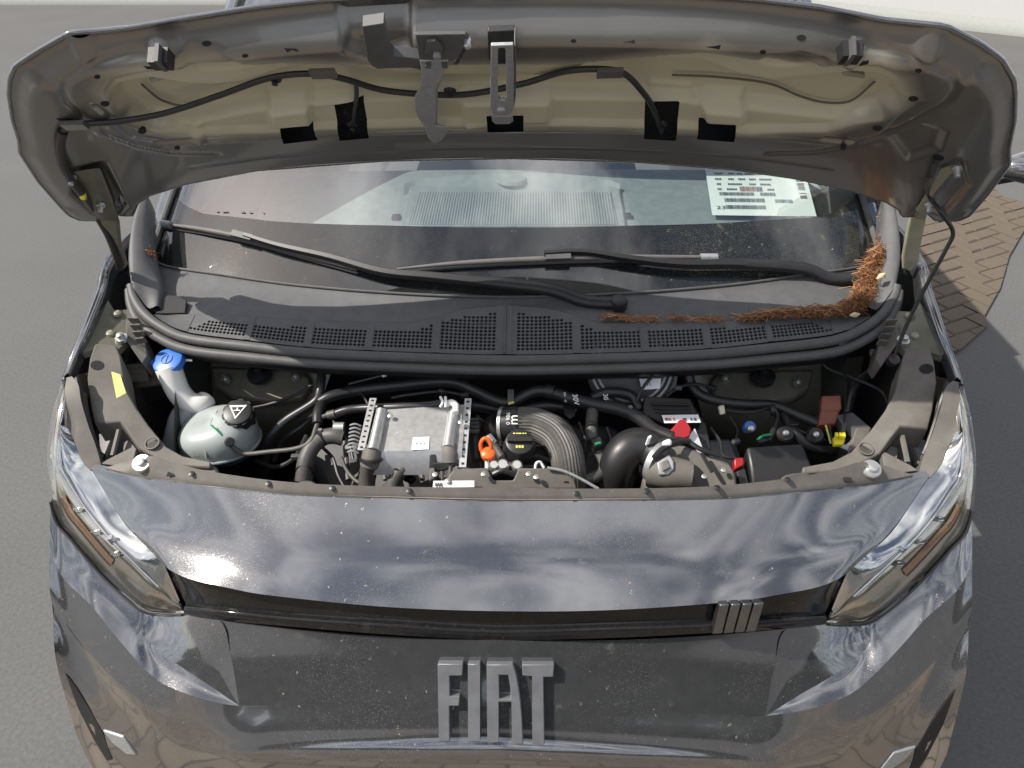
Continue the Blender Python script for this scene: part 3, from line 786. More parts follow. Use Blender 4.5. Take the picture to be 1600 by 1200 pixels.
HOLES = [hp([(436, 196), (487, 192), (497, 216), (443, 222)], .004), hp([(522, 163), (568, 157), (577, 207), (531, 211)], .012), hp([(760, 179), (818, 178), (818, 200), (762, 201)], .004),
         hp([(1008, 158), (1062, 160), (1056, 211), (1006, 208)], .012), hp([(1092, 191), (1151, 196), (1147, 219), (1089, 215)], .004)]
for h in HOLES: keep &= ~inpoly(cen, h)
# snap rim vertices of the kept faces to the exact outlines
kq = quads[keep]
cnt = {}
for q in kq:
    for i in range(4):
        e = (min(q[i], q[i - 1]), max(q[i], q[i - 1])); cnt[e] = cnt.get(e, 0) + 1
rim = np.array(sorted({v for e, c in cnt.items() if c == 1 for v in e}))
PR_ = P[rim]; bd = np.full(len(rim), 1e9); bn = PR_.copy()
for poly in [OXA] + HOLES:
    d, nr, _ = segdist(PR_, poly); m = d < bd; bd[m] = d[m]; bn[m] = nr[m]
ok = bd < STEP * 2.5
P[rim[ok]] = bn[ok]
# relief
d0, _, par = segdist(P, OXA)
er = np.interp(par % len(OR), np.arange(len(OR) + 1), np.r_[OR, OR[:1]])
we = np.where(er > .03, .046, np.where(er > .008, .030, .012))
R_ = er * (1 - sst(d0, 0.004, we + .004))
fl = hp([(190, 130), (200, 117), (240, 110), (290, 119), (340, 121), (395, 116), (440, 99), (480, 89), (540, 89), (600, 98), (660, 106), (870, 106), (905, 96), (940, 77), (1090, 81), (1140, 101), (1200, 113), (1280, 105), (1330, 99), (1362, 102),
         (1387, 115), (1394, 132), (1372, 150), (1300, 158), (1200, 148), (1100, 137), (1000, 131), (800, 130), (600, 131), (480, 137), (380, 150), (300, 166), (240, 170), (203, 158)], .036)
rp = hp([(168, 135), (180, 116), (230, 106), (440, 92), (640, 98), (890, 94), (1100, 75), (1240, 98), (1370, 96), (1405, 115), (1412, 138), (1395, 160), (1345, 178), (1290, 194), (1180, 196), (1070, 190), (1000, 188), (800, 186), (600, 188), (520, 190),
         (420, 196), (300, 200), (240, 192), (190, 165)], .012)
s1, s2 = sst(sdist(P, fl), -.020, .003), sst(sdist(P, rp), -.008, .005)
R_ += .013 * s2 + .024 * s1
thin = np.clip(sst(sdist(P, rp), -.05, .03), 0, 1)
for l, dz, w in (([(420, 152), (478, 149), (486, 180), (427, 185)], -.015, .007), ([(1098, 150), (1158, 152), (1162, 180), (1104, 176)], -.015, .007), ([(722, 146), (858, 145), (856, 178), (730, 181)], -.012, .007),
                 ([(490, 145), (552, 140), (556, 152), (494, 158)], -.006, .006), ([(1012, 138), (1080, 143), (1078, 155), (1012, 152)], -.006, .006), ([(300, 172), (312, 172), (318, 205), (306, 207)], -.004, .008)):
    R_ += dz * sst(sdist(P, hp(l, .02)), -w, w * .4)
for l, dz, w in (([(282, 100), (300, 91), (340, 90), (372, 98), (384, 108), (350, 114), (310, 113)], .008, .008), ([(1178, 99), (1205, 86), (1250, 84), (1288, 92), (1270, 104), (1220, 110)], .008, .008),
                 ([(545, 78), (527, 50), (545, 24), (580, 12), (615, 16), (634, 42), (640, 78), (600, 92)], .026, .012), ([(124, 262), (160, 252), (196, 320), (184, 332), (150, 330), (116, 300)], .012, .010), ([(1466, 262), (1500, 252), (1512, 290), (1475, 332), (1445, 326)], .012, .010),
                 ([(1395, 212), (1440, 195), (1470, 205), (1462, 232), (1420, 245)], .010, .012)):
    R_ += dz * sst(sdist(P, hp(l, .004)), -w, w * .5)
for l, dz, w in (([(240, 101), (170, 108), (125, 116), (103, 128), (98, 143), (106, 162), (132, 187), (170, 213), (215, 230), (270, 240), (340, 242)], .0060, .0042), ([(1360, 92), (1400, 98), (1460, 108), (1490, 122), (1494, 140), (1478, 162), (1440, 184), (1390, 208), (1330, 229), (1270, 238), (1200, 240)], .0060, .0042),
                 ([(150, 167), (180, 190), (210, 214), (260, 222), (300, 218)], .004, .005), ([(1440, 160), (1405, 185), (1380, 214), (1340, 222), (1290, 216)], .004, .005),
                 ([(250, 226), (400, 216), (600, 207), (800, 204), (1000, 206), (1200, 214), (1330, 226)], -.004, .006), ([(300, 262), (420, 246), (600, 236), (800, 232), (1000, 236), (1180, 248), (1300, 264)], .002, .003)):
    d, _, _ = segdist(P, hp(l, 0), False); R_ += dz * np.exp(-(d / w) ** 2)
for (x, y, rr, dz) in ((130, 80, .022, -.007), (1452, 76, .024, -.008), (247, 82, .016, -.010), (1330, 76, .016, -.010)):
    c = np.array(hood_xa(x, y, .02)); R_ += dz * sst(-np.linalg.norm(P - c, axis=1), -rr, -rr * .5)
used = np.unique(kq); rem = -np.ones(len(P), int); rem[used] = np.arange(len(used))
Vh = np.array([hood_p(P[i, 0], P[i, 1], R_[i]) for i in used])
hood = bpy.data.objects.new('bonnet', None); COL.objects.link(hood); hood.parent = van
inner = add('inner_panel', Vh, rem[kq], M['hoodin'], hood, 180)
at_ = inner.data.attributes.new('thin', 'FLOAT', 'POINT'); at_.data.foreach_set('value', thin[used].astype(np.float32))
# outer skin: crowned above the frame, meets the rim
keep2 = inpoly(cen, OXA); kq2 = quads[keep2]
P2 = np.stack([GX.ravel(), GA.ravel()], 1)
P2[rim[ok]] = np.where((segdist(P2[rim[ok]], OXA)[0] < STEP * 2.5)[:, None], segdist(P2[rim[ok]], OXA)[1], P2[rim[ok]])
d2, n2, par2 = segdist(P2, OXA)
er2 = np.interp(par2 % len(OR), np.arange(len(OR) + 1), np.r_[OR, OR[:1]])
RO_ = er2 + .004 + (.062 - er2) * sst(d2, 0, .16)
us2 = np.unique(kq2); rm2 = -np.ones(len(P2), int); rm2[us2] = np.arange(len(us2))
add('outer_skin', [hood_p(P2[i, 0], P2[i, 1], RO_[i]) for i in us2], [tuple(reversed(f)) for f in rm2[kq2]], M['paint'], hood, 180)
# hem round the rim
hem = [hood_p(OXA[i, 0], OXA[i, 1], OR[i] + .003) for i in range(len(OXA))]; hem.append(hem[0])
add('hem', *tube(hem, .0042, 400, 8, cap=False, smoothp=False), M['paint'], hood, 60)

HB = bvh_of(inner)
def drill(name, l):                # near-black plate set on the sheet to paint an opening's shade
    c = np.mean(np.array(l), 0); P_, n_ = cast(HB, *c)
    if P_ is None: return
    pts = []
    for x, y in l:
        D = ray(x, y); pts.append(C0 + D * (((P_ - C0) @ n_) / (D @ n_)) + n_ * .0008)
    return plate_obj(name, pts, -n_ * .006, M['void'], hood, bev=0)
for (x, y, rx, ry) in ((323, 68, 7.5, 4.5), (383, 87, 5, 3), (152, 120, 5, 3), (164, 162, 7, 4), (222, 205, 6.5, 3.8), (277, 231, 4.5, 2.6), (1252, 59, 7.5, 5), (1192, 81, 5, 3.2), (1435, 110, 5.5, 3.2),
                       (1427, 154, 8, 4), (1371, 200, 8, 4), (1318, 228, 4.5, 2.6), (896, 64, 4.5, 3)):
    drill('drain_hole', arc(x, y, rx, ry, 16))
for l in ([(444, 75), (463, 76), (467, 81), (456, 78), (449, 82)], [(973, 66), (986, 64), (991, 62), (992, 68), (985, 66)], [(1103, 73), (1116, 72), (1126, 70), (1124, 77), (1114, 75)],
          [(224, 103), (238, 104), (250, 109), (240, 108), (230, 108)], [(1331, 101), (1345, 97), (1358, 94), (1356, 100), (1342, 103)], [(88, 185), (108, 184), (122, 190), (138, 203), (124, 200), (112, 199), (101, 194)]):
    drill('slot', l)
TOV = -FW                          # towards the viewer
# safety catch
lat = bpy.data.objects.new('safety_catch', None); COL.objects.link(lat); lat.parent = hood
def hpl(name, l, r, th, m, par, holes=(), bev=.0012): return plate_obj(name, [H(x, y, r) for x, y in l], hn * th, m, par, [[H(x, y, r) for x, y in h] for h in holes], bev)
hpl('lever', [(566, 42), (600, 37), (603, 62), (608, 80), (614, 88), (650, 92), (668, 96), (660, 112), (652, 108), (640, 106), (590, 108), (580, 103), (574, 94)], -.022, .018, M['latchdark'], lat)
hpl('catch_plate', [(649, 55), (728, 54), (733, 60), (712, 94), (694, 97), (684, 93), (664, 96), (655, 93)], -.034, .006, M['latchdark'], lat)
hpl('catch_cover', [(666, 66), (680, 64), (692, 74), (693, 86), (684, 90), (664, 84)], -.040, .006, M['latchdark'], lat)
add('pivot', *lathe([(.006, 0), (.006, .006), (.004, .007)], H(683, 84, -.040), -hn, 14), M['latch'], lat)
for x in (669, 695): add('square_tab', *boxv(H(x, 99, -.036), hx * .004, hd * .004, hn * .006), M['latchdark'], lat, 0)
HK_ = [(656, 95), (701, 95), (697, 108), (690, 122), (682, 138), (681, 197), (697, 199), (696, 207), (688, 217), (677, 222), (668, 214), (664, 200), (653, 184), (648, 172), (648, 152), (655, 140), (659, 126), (658, 110)]
hpl('hook', HK_, -.036, .004, M['latch'], lat); hpl('hook', [(x + 2, y + 3) for x, y in HK_[3:]], -.030, .004, M['latch'], lat)
add('spring_end', *lathe([(.005, 0), (.006, .004), (.005, .008), (.006, .012), (.004, .015)], H(731, 60, -.03), -hn, 12), M['steel'], lat)
add('return_spring', *tube([H(731, 62, -.028), H(722, 80, -.026), H(712, 98, -.026)], .0035, 24, 8, ribs=9, amp=.0012), M['black'], lat)
# striker
st = bpy.data.objects.new('striker', None); COL.objects.link(st); st.parent = hood
hpl('mount', [(762, 50), (804, 48), (806, 92), (801, 100), (768, 100), (763, 92)], -.012, .01, M['black'], st)
hpl('loop', [(767, 72), (802, 71), (803, 168), (799, 177), (792, 181), (777, 181), (770, 177), (766, 168)], -.052, .006, M['latch'], st, [[(778, 78), (781, 75), (787, 75), (790, 78), (791, 152), (788, 157), (781, 157), (778, 152)]])
hpl('arm', [(803, 73), (806, 73), (806, 150), (803, 170)], -.050, .03, M['latchdark'], st)
hpl('tab', [(768, 182), (801, 182), (802, 190), (796, 194), (774, 194), (769, 190)], -.018, .004, M['latch'], st)
add('rivet', *lathe([(.008, 0), (.008, .003), (.006, .006), (.003, .007)], H(783, 170, -.052), -hn, 18), M['latch'], st)
# rubber stops
for x, y in ((252, 90), (1328, 80)):
    s_ = bpy.data.objects.new('rubber_stop', None); COL.objects.link(s_); s_.parent = hood
    for k, (dx, dy) in enumerate(((-9, 2), (9, 2))):
        add('stop_leg', *boxv(H(x + dx, y + dy, -.012), hx * .006, hd * .012, hn * .012), M['black'], s_, 0)
    add('stop_web', *boxv(H(x, y, -.014), hx * .003, hd * .015, hn * .014), M['latchdark'], s_, 0)
    add('stop_base', *lathe([(.019, 0), (.018, .008), (.012, .010)], H(x, y - 6, .004), -hn, 20), M['black'], s_)
# washer and lamp cable along the bonnet
cab = bpy.data.objects.new('bonnet_cable', None); COL.objects.link(cab); cab.parent = hood
def ht(l): return [H(*p) for p in l]
add('conduit', *tube(ht([(98, 205, -.004), (112, 195, -.006), (140, 193, -.006), (190, 189, -.004), (260, 176, .004), (340, 150, .010), (420, 122, .010), (490, 115, .006), (540, 124, .006), (600, 141, .006), (680, 148, .004), (740, 146, .004), (820, 130, .004), (880, 112, .006), (935, 108, .006), (975, 115, .006), (1005, 145, .004), (1022, 172, .004), (1034, 206, .010)]), .0052, 160, 10), M['hose'], cab)
add('conduit', *tube(ht([(556, 128, .006), (557, 150, .008), (553, 180, .012), (552, 208, .014)]), .0042, 30, 8), M['hose'], cab)
add('conduit', *tube(ht([(98, 205, -.004), (94, 225, -.008), (97, 255, -.012), (112, 282, -.014), (130, 306, -.016)]) + AA([(150, 335, .71), (168, 365, .73), (180, 395, .74), (188, 420, .75)]), .0085, 70, 10), M['hose'], cab)
add('yellow_tie', *tube([H(126, 306, -.022), H(134, 307, -.024)], .0075, 6, 10), M['yellow'], cab)
for x, y, r in ((505, 115, .004), (953, 114, .004), (117, 196, -.004)):
    add('cable_clip', *boxv(H(x, y, r - .006), hx * .021 + hd * .001, hd * .010, hn * .004), M['hoodin'], cab, 0)
for x, y, r in ((703, 141, .002), (551, 193, .014), (1034, 193, .010), (430, 122, .012)):
    add('cable_stud', *lathe([(.011, 0), (.010, .004), (.005, .006), (.005, .012)], H(x, y, r), -hn, 16), M['black'], cab)
# raised tabs in the pocket
for l in ([(233, 124), (270, 117), (271, 122), (235, 130)], [(1315, 113), (1350, 118), (1352, 123), (1316, 118)]):
    hpl('pressed_tab', l, .018, .01, M['olivelight'], hood, bev=.002)
# sealant bead following the pocket
for l in ([(222, 132), (245, 152), (262, 160), (285, 165), (320, 160)], [(1050, 117), (1120, 120), (1200, 130), (1250, 150), (1290, 160), (1330, 157), (1366, 128)]):
    add('bead', *tube(ht([(x, y, .030) for x, y in l]), .0022, 40, 6), M['olive'], hood)
# hinges: left takes a darker olive to paint in the conduit's shadow, right shows thin olive paint
for sgn in (-1, 1):
    hg = bpy.data.objects.new('hinge', None); COL.objects.link(hg); hg.parent = van
    if sgn < 0:
        a = [H(112, 268, -.006), H(152, 262, -.006), H(172, 312, -.008), A(183, 345, .72), A(186, 378, .73), A(196, 412, .75), A(190, 421, .755), A(180, 412, .755), A(166, 370, .735), A(156, 345, .715), H(125, 312, -.008)]
    else:
        a = [H(1500, 256, -.006), H(1462, 300, -.008), H(1452, 325, -.008), A(1447, 345, .715), A(1440, 380, .735), A(1436, 408, .75), A(1425, 424, .755), A(1413, 420, .755), A(1412, 400, .745), A(1418, 365, .73), A(1424, 338, .72), H(1440, 318, -.008), H(1474, 262, -.006)]
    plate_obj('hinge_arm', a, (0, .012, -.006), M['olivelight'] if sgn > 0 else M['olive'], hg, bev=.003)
    for (x, y) in (((112, 275), (158, 318)) if sgn < 0 else ((1495, 262), (1452, 318))):
        add('stud', *lathe([(.009, 0), (.009, .006), (.005, .006), (.005, .018)], H(x, y, -.008), -hn, 14), M['steel'], hg)
# prop rod
rod = bpy.data.objects.new('prop_rod', None); COL.objects.link(rod); rod.parent = van
RP = [H(1466, 246, -.02), H(1452, 275, -.04), A(1450, 302, .60), A(1470, 332, .58), A(1489, 362, .57), A(1478, 390, .565), A(1448, 445, .555), A(1418, 505, .545), A(1396, 560, .53)]
add('rod', *tube(RP, .0042, 120, 10), M['hose'], rod)
add('rod_end', *tube([RP[0], (RP[0] + RP[1]) / 2, RP[1]], [.010, .008, .0075], 12, 10), M['black'], rod)
add('rod_pivot', *lathe([(.010, -.01), (.012, 0), (.012, .012), (.006, .016)], A(1394, 564, .53), (0, -.6, .8), 16), M['black'], rod)
# ------------------------------------------------------------------ cowl, windscreen, wipers
G_ = [(797, 465, .730), (620, 459, .745), (462, 446, .790), (347, 430, .840), (263, 417, .890), (240, 404, .930)]
K_ = [(797, 478, .700), (731, 482, .695), (687, 493, .672), (650, 503, .656), (620, 504, .656), (478, 501, .662), (394, 495, .674), (300, 492, .690), (255, 492, .700)]
S_ = [(797, 554, .580), (620, 549, .583), (489, 543, .590), (384, 531, .605), (294, 519, .630), (255, 503, .655), (228, 482, .690)]
Gc, Kc, Sc = symc(AA(G_)), symc(AA(K_)), symc(AA(S_))
cowl = bpy.data.objects.new('cowl', None); COL.objects.link(cowl); cowl.parent = van
gl_ = back(Gc, -.004, .002)
add('cowl_panel', *loft([gl_, [(a * .5 + b * .5) + np.array([0, 0, -.006]) for a, b in zip(lin(gl_, 61), lin(Kc, 61))], back(Kc, .004, -.004), back(Kc, .001, .0)], 101, 5), M['cowl'], cowl, 50)
add('cowl_lip', *tube([p + np.array([0, -.002, .003]) for p in gl_], .0032, 100, 8), M['rubber'], cowl)
# grille band: perforated sections between solid bars
NU = 401
kc, sc = cr(Kc, NU), cr(Sc, NU)
kx, sx = kc[:, 0], sc[:, 0]
def ksurf(x, dist):                # point on the band at lateral x, dist metres up from the seal edge
    a = np.array([x, np.interp(x, sx[::-1], sc[::-1, 1]), np.interp(x, sx[::-1], sc[::-1, 2])])
    b = np.array([x, np.interp(x, kx[::-1], kc[::-1, 1]), np.interp(x, kx[::-1], kc[::-1, 2])])
    L_ = np.linalg.norm(b - a); return a + (b - a) * dist / L_, L_
if kx[0] > kx[-1]: pass
else: kc, sc = kc[::-1], sc[::-1]; kx, sx = kc[:, 0], sc[:, 0]
SPAN = [(688, 775), (584, 676), (489, 573), (394, 478), (292, 385)]
def lx(px): return A(px, 530, .62)[0]
PIT = .0096
for sgn in (-1, 1):
    for i, (p0, p1) in enumerate(SPAN):
        x0, x1 = lx(p0), lx(p1)
        nc = int(round((x1 - x0) / PIT)); cw = (x1 - x0) / nc
        mb = MB()
        def emit(pt):
            return np.array([pt[0] * (1 if sgn < 0 else -1), pt[1], pt[2]])
        for c in range(nc):
            xa, xb = x0 + c * cw, x0 + (c + 1) * cw; xm = (xa + xb) / 2
            _, L_ = ksurf(xm, 0)
            nr = int((L_ - .026) / PIT)
            lim = nr
            if i == 4: lim = min(nr, int(max(0, (c + 1.2) * .9)))
            for r_ in range(lim):
                d0_, d1_ = .010 + r_ * PIT, .010 + (r_ + 1) * PIT
                n8 = 8; inn_, outq, dn = [], [], []
                for k in range(n8):
                    a = 2 * math.pi * (k + .5) / n8
                    inn_.append(emit(ksurf(xm + .42 * cw * math.cos(a), (d0_ + d1_) / 2 + .42 * PIT * math.sin(a))[0]))
                    m_ = max(abs(math.cos(a)), abs(math.sin(a)))
                    outq.append(emit(ksurf(xm + .5 * cw * math.cos(a) / m_, (d0_ + d1_) / 2 + .5 * PIT * math.sin(a) / m_)[0]))
                    dn.append(inn_[-1] + np.array([0, .001, -.004]))
                # close the corner of each cell
                Fc = []
                for k in range(n8):
                    k2 = (k + 1) % n8
                    Fc.append((k, k2, 8 + k2, 8 + k)); Fc.append((16 + k, 16 + k2, k2, k))
                cor = []
                for (sx_, sy_, ka, kb) in ((1, 1, 0, 1), (-1, 1, 2, 3), (-1, -1, 4, 5), (1, -1, 6, 7)):
                    cor.append(emit(ksurf(xm + .5 * cw * sx_, (d0_ + d1_) / 2 + .5 * PIT * sy_)[0])); Fc.append((8 + ka, 8 + kb, 24 + len(cor) - 1))
                mb.put(inn_ + outq + dn + cor, [tuple(reversed(f)) for f in Fc] if sgn > 0 else Fc)
            # solid strips below and above the perforated rows
            for (da, db) in ((0, .010), (.010 + lim * PIT, None)):
                q = []
                for xx, dd in ((xa, da), (xb, da), (xb, db), (xa, db)):
                    L2 = ksurf(xx, 0)[1]; q.append(emit(ksurf(xx, L2 if dd is None else dd)[0]))
                mb.put(q, [(0, 1, 2, 3)])
        mb.build('grille_section', M['cowl'], cowl, 0)
    # bars between sections
    ed = [(775, 797)] + [(SPAN[i + 1][1], SPAN[i][0]) for i in range(4)] + [(232, 292)]
    for j, (p0, p1) in enumerate(ed):
        xa, xb = lx(p0), (0 if p1 == 797 else lx(p1))
        rowsb = []
        for s in np.linspace(0, 1, 8):
            x = xa + (xb - xa) * s; L2 = ksurf(x, 0)[1]
            rowsb.append([ksurf(x, L2 * t)[0] * np.array([1 if sgn < 0 else -1, 1, 1]) + np.array([0, 0, .0012]) for t in np.linspace(0, 1, 8)])
        add('grille_bar', np.array(rowsb).reshape(-1, 3), gridf(8, 8), M['cowl'], cowl, 60)
cr0 = [ksurf(0, t)[0] + np.array([-.003, 0, .003]) for t in np.linspace(0, .13, 6)]
add('centre_ridge', *tube(cr0, .0025, 12, 6), M['cowl'], cowl)
cr0 = [ksurf(0, t)[0] + np.array([.014, 0, .001]) for t in np.linspace(0, .13, 6)]
add('centre_ridge', *tube(cr0, .0015, 12, 6), M['cowl'], cowl)
add('plenum', *loft([back(Sc, .02, -.05), back(Kc, .06, -.07), back(Gc, .06, -.05)], 41, 2), M['void'], cowl, 0)
# double bulb seal
def sealc(off):
    l = [(797, 563, .568), (620, 558, .571), (489, 552, .578), (384, 541, .593), (294, 529, .618), (252, 511, .645), (224, 489, .680), (209, 464, .720), (205, 446, .745)]
    return symc(AA([(x, y + off[0], Y + off[1]) for x, y, Y in l]))
lower = symc(AA([(797, 577, .556), (620, 572, .559), (489, 566, .566), (384, 556, .580), (294, 545, .603), (246, 525, .632), (216, 500, .668), (204, 474, .708), (201, 452, .74)]))
seal = bpy.data.objects.new('bonnet_seal', None); COL.objects.link(seal); seal.parent = van
add('upper_bulb', *tube(sealc((0, 0)), .0115, 140, 14), M['rubber'], seal, 60)
add('lower_bulb', *tube([p + np.array([0, 0, -.003]) for p in lower], .0115, 140, 14), M['rubber'], seal, 60)
lo = [p + np.array([0, .004, -.010]) for p in lower]
add('seal_flange', *loft([back(lo, -.002, .006), back(lo, .004, -.02), back(lo, .03, -.045)], 81, 3), M['black'], seal, 60)

# windscreen
WD = np.array([0, math.cos(rad(37)), math.sin(rad(37))])
gcv = cr(Gc, 81)
def W(s, t):                       # s in -1..1 (left..right), t metres up the glass
    i = (1 - s) / 2 * 80 if gcv[0, 0] > 0 else (1 + s) / 2 * 80
    p = np.array([np.interp(i, np.arange(81), gcv[:, k]) for k in range(3)])
    q = p + WD * t; q[0] *= 1 - .16 * t / 1.0; q[2] += .02 * t * (1 - s * s); return q
def w_st(px, py):                  # pixel -> glass coordinates
    D = ray(px, py); s, t = (px - 810) / 590., .1
    best = None
    for it in range(40):
        q = W(s, t); d = q - C0; z = d @ FW; ex = 800 + FOC * (d @ RT) / z - px; ey = 600 - FOC * (d @ UP) / z - py
        s -= ex / 600.; t += ey / 620.
        s = max(-1.2, min(1.2, s)); t = max(-.2, min(1.2, t))
    return s, t
CLEAR = [(262, 240), (266, 290), (284, 316), (318, 334), (420, 345), (600, 352), (800, 355), (1000, 352), (1180, 345), (1270, 340), (1305, 331), (1330, 312), (1345, 288), (1352, 240)]
cst = [w_st(*p) for p in CLEAR]
cst = np.array([(cst[0][0] * .97, .96)] + cst + [(cst[-1][0] * .97, .96)])
ns, nt_ = 181, 110
S2, T2 = np.meshgrid(np.linspace(-1, 1, ns), np.r_[np.linspace(0, .32, 80), np.linspace(.345, 1.04, 30)])
PS_ = np.stack([S2.ravel(), T2.ravel()], 1); PS_m = PS_ * np.array([.75, 1]); cm = cst * np.array([.75, 1])
qd = np.array(gridf(nt_, ns)); incl = inpoly(PS_m[qd].mean(1), cm)
vin = np.zeros(len(PS_), bool); vin[qd[incl].ravel()] = True; vout = np.zeros(len(PS_), bool); vout[qd[~incl].ravel()] = True
bnd = np.where(vin & vout)[0]
d_, nn_, _ = segdist(PS_m[bnd], cm); mk = d_ < .012
PS_m[bnd[mk]] = nn_[mk]; PS_ = PS_m / np.array([.75, 1])
Vw = np.array([W(*p) for p in PS_])
ws = bpy.data.objects.new('windscreen', None); COL.objects.link(ws); ws.parent = van
for nm, sel, mt in (('glass', incl, M['glass']), ('ceramic_border', ~incl, M['frit'])):
    f = qd[sel]; u = np.unique(f); rmv = -np.ones(len(Vw), int); rmv[u] = np.arange(len(u))
    add(nm, Vw[u], rmv[f], mt, ws, 180)
# small print on the glass corner
c = W(*w_st(375, 334)); exw = W(*w_st(420, 336)) - c
for k, (x, w_) in enumerate(((340, 5), (352, 12), (380, 8), (392, 6), (412, 3))):
    cc = W(*w_st(x, 331 + (x - 340) * .03)) + np.array([0, -.002, .003])
    add('glass_print', *boxv(cc, exw / np.linalg.norm(exw) * w_ * .0007, WD * .0022, (0, 0, .0002)), M['ink'], ws, 0)

# A-pillars, roof edge, mirror
for sgn in (-1, 1):
    ss = -1 if sgn < 0 else 1
    pts_in = [W(ss * 1.0, t) for t in np.linspace(-.04, 1.04, 8)]
    o1 = [p + np.array([ss * .014, -.004, .006]) for p in pts_in]; o2 = [p + np.array([ss * .045, .02, .004]) for p in pts_in]; o3 = [p + np.array([ss * .06, .06, -.02]) for p in pts_in]
    add('a_pillar', *loft([o1, o2, o3, [p + np.array([ss * .06, .10, -.05]) for p in pts_in]], 24, 4), M['paint'], van, 60)
    add('screen_rubber', *tube([p + np.array([ss * .006, -.002, .006]) for p in pts_in], .008, 30, 8), M['rubber'], van)
    # plastic end cap of the cowl running up the pillar
    def m2(P): return [np.array([p[0] * (1 if sgn < 0 else -1), p[1], p[2]]) for p in P]
    e1 = m2(AA([(206, 448, .735), (202, 420, .78), (201, 395, .82), (205, 360, .88), (214, 320, .96)]))
    e2 = m2(AA([(232, 482, .70), (226, 450, .745), (224, 420, .79), (222, 395, .83), (224, 350, .91), (230, 310, .99)]))
    e3 = m2(AA([(247, 478, .70), (250, 448, .76), (246, 425, .81), (240, 400, .85), (233, 360, .91), (234, 312, 1.0)]))
    add('cowl_end_cap', *loft([back(e1, 0, -.06), e1, back(e2, -.002, .004), e3, back(e3, .01, -.04)], 30, 5), M['cowl'] if sgn < 0 else M['cowl'], cowl, 60)
    cav = m2(AA([(250, 470, .735), (270, 458, .76), (292, 470, .735), (290, 489, .70), (245, 490, .695), (238, 480, .70)]))
    plate_obj('cowl_pocket', [p + np.array([0, -.004, .003]) for p in cav], (0, .01, -.02), M['black'], cowl, bev=0)
roof = [[W(s, 1.04) + np.array([0, .0, .004]) for s in np.linspace(-1, 1, 13)]]
roof.append([p + np.array([0, .12, .035]) for p in roof[0]]); roof.append([p * np.array([1.0, 1, 1]) + np.array([0, .9, .06]) for p in roof[0]])
add('roof', *loft(roof, 31, 5), M['paint'], van, 60)
# cab doors and load body behind the screen
for sgn in (-1, 1):
    sill = [(.93, .34), (.955, .55), (.96, .85), (.945, 1.10), (.925, 1.18)]
    rows_ = [[np.array([sgn * x, Y, z + .05 * (Y - 1.2) * (z > 1)]) for Y in np.linspace(1.12, 2.06, 8)] for x, z in sill]
    dr_ = add('door', *loft(rows_, 12, 3), M['paint'], van, 50)
    pil = [W(-1.0 if sgn < 0 else 1.0, t) + np.array([sgn * .05, .05, -.01]) for t in np.linspace(0, 1.04, 6)]
    gq = [np.array([sgn * .93, .95, 1.10])] + pil + [np.array([sgn * .80, 2.06, 1.86]), np.array([sgn * .93, 2.06, 1.20]), np.array([sgn * .93, 1.12, 1.16])]
    plate_obj('door_glass', gq, (-sgn * .004, 0, 0), M['frit'], dr_, bev=0)  # unseen pane made opaque, so no sun leaks through the cab
    rows_ = [[np.array([sgn * x, Y, z]) for Y in (2.055, 3.0, 4.6)] for x, z in ((.93, .30), (.955, .55), (.96, .95), (.945, 1.25), (.90, 1.65), (.84, 1.84), (.70, 1.90), (0, 1.93))]
    add('load_body', *loft(rows_, 10, 4), M['paint'], van, 50)
box_obj('sun_block_underbody', (0, 2.4, .36), (.64, 0, 0), (0, 2.1, 0), (0, 0, .13), M['bay'], van, 0)  # unseen box added to block sun passing beneath the van
mir = bpy.data.objects.new('door_mirror', None); COL.objects.link(mir); mir.parent = van
mc = A(1640, 262, .95)
ml = []
for t, rx, rz in ((-.11, .001, .001), (-.105, .025, .02), (-.06, .06, .035), (.0, .075, .045), (.06, .07, .05), (.10, .045, .04), (.105, .001, .001)):
    ml.append([mc + np.array([t, rx * .8 * math.cos(a), rz * math.sin(a)]) for a in np.linspace(0, 2 * math.pi, 20)])
add('mirror_shell', *loft(ml, 20, 3), M['paint'], mir, 60)
add('mirror_arm', *tube([mc + np.array([-.02, .03, -.02]), mc + np.array([-.15, .10, -.08]), mc + np.array([-.30, .16, -.14])], .018, 12, 8), M['black'], mir)

# dashboard
dash = bpy.data.objects.new('dashboard', None); COL.objects.link(dash); dash.parent = van
DZ = 1.10
dr = []
for Y, z, hw, bow in ((.80, DZ + .0, .70, .10), (.95, DZ + .0, .74, .12), (1.25, DZ + .02, .80, .10), (1.55, DZ + .04, .82, .05), (1.68, DZ + .035, .82, .02), (1.74, DZ - .03, .82, .0), (1.76, DZ - .30, .82, 0)):
    dr.append([np.array([x * hw, Y + bow * x * x, z - .015 * x * x]) for x in np.linspace(-1, 1, 15)])
add('dash_top', *loft(dr, 61, 5), M['dash'], dash, 60)
def DS(px, py, dz=.0):
    p = Q(px, py, DZ + .02); return Q(px, py, DZ + np.interp(p[1], [.8, .95, 1.25, 1.55, 1.7], [0, 0, .02, .04, .035]) - .015 * (p[0] / .8) ** 2 + dz)
pq = [DS(654, 300, .012), DS(955, 300, .012), DS(966, 350, .012), DS(636, 350, .012)]
plate_obj('ribbed_tray', pq, (0, 0, -.02), M['rib'], dash, bev=.003)
plate_obj('tray_surround', [DS(640, 291, .010), DS(968, 291, .010), DS(978, 352, .010), DS(625, 352, .010)], (0, 0, -.02), M['dash'], dash, bev=.004)
hump = [DS(632 + 3.36 * i, 287 - 16 * math.sin(math.pi * i / 100) ** .5, .02 + .02 * math.sin(math.pi * i / 100)) for i in range(0, 101, 5)]
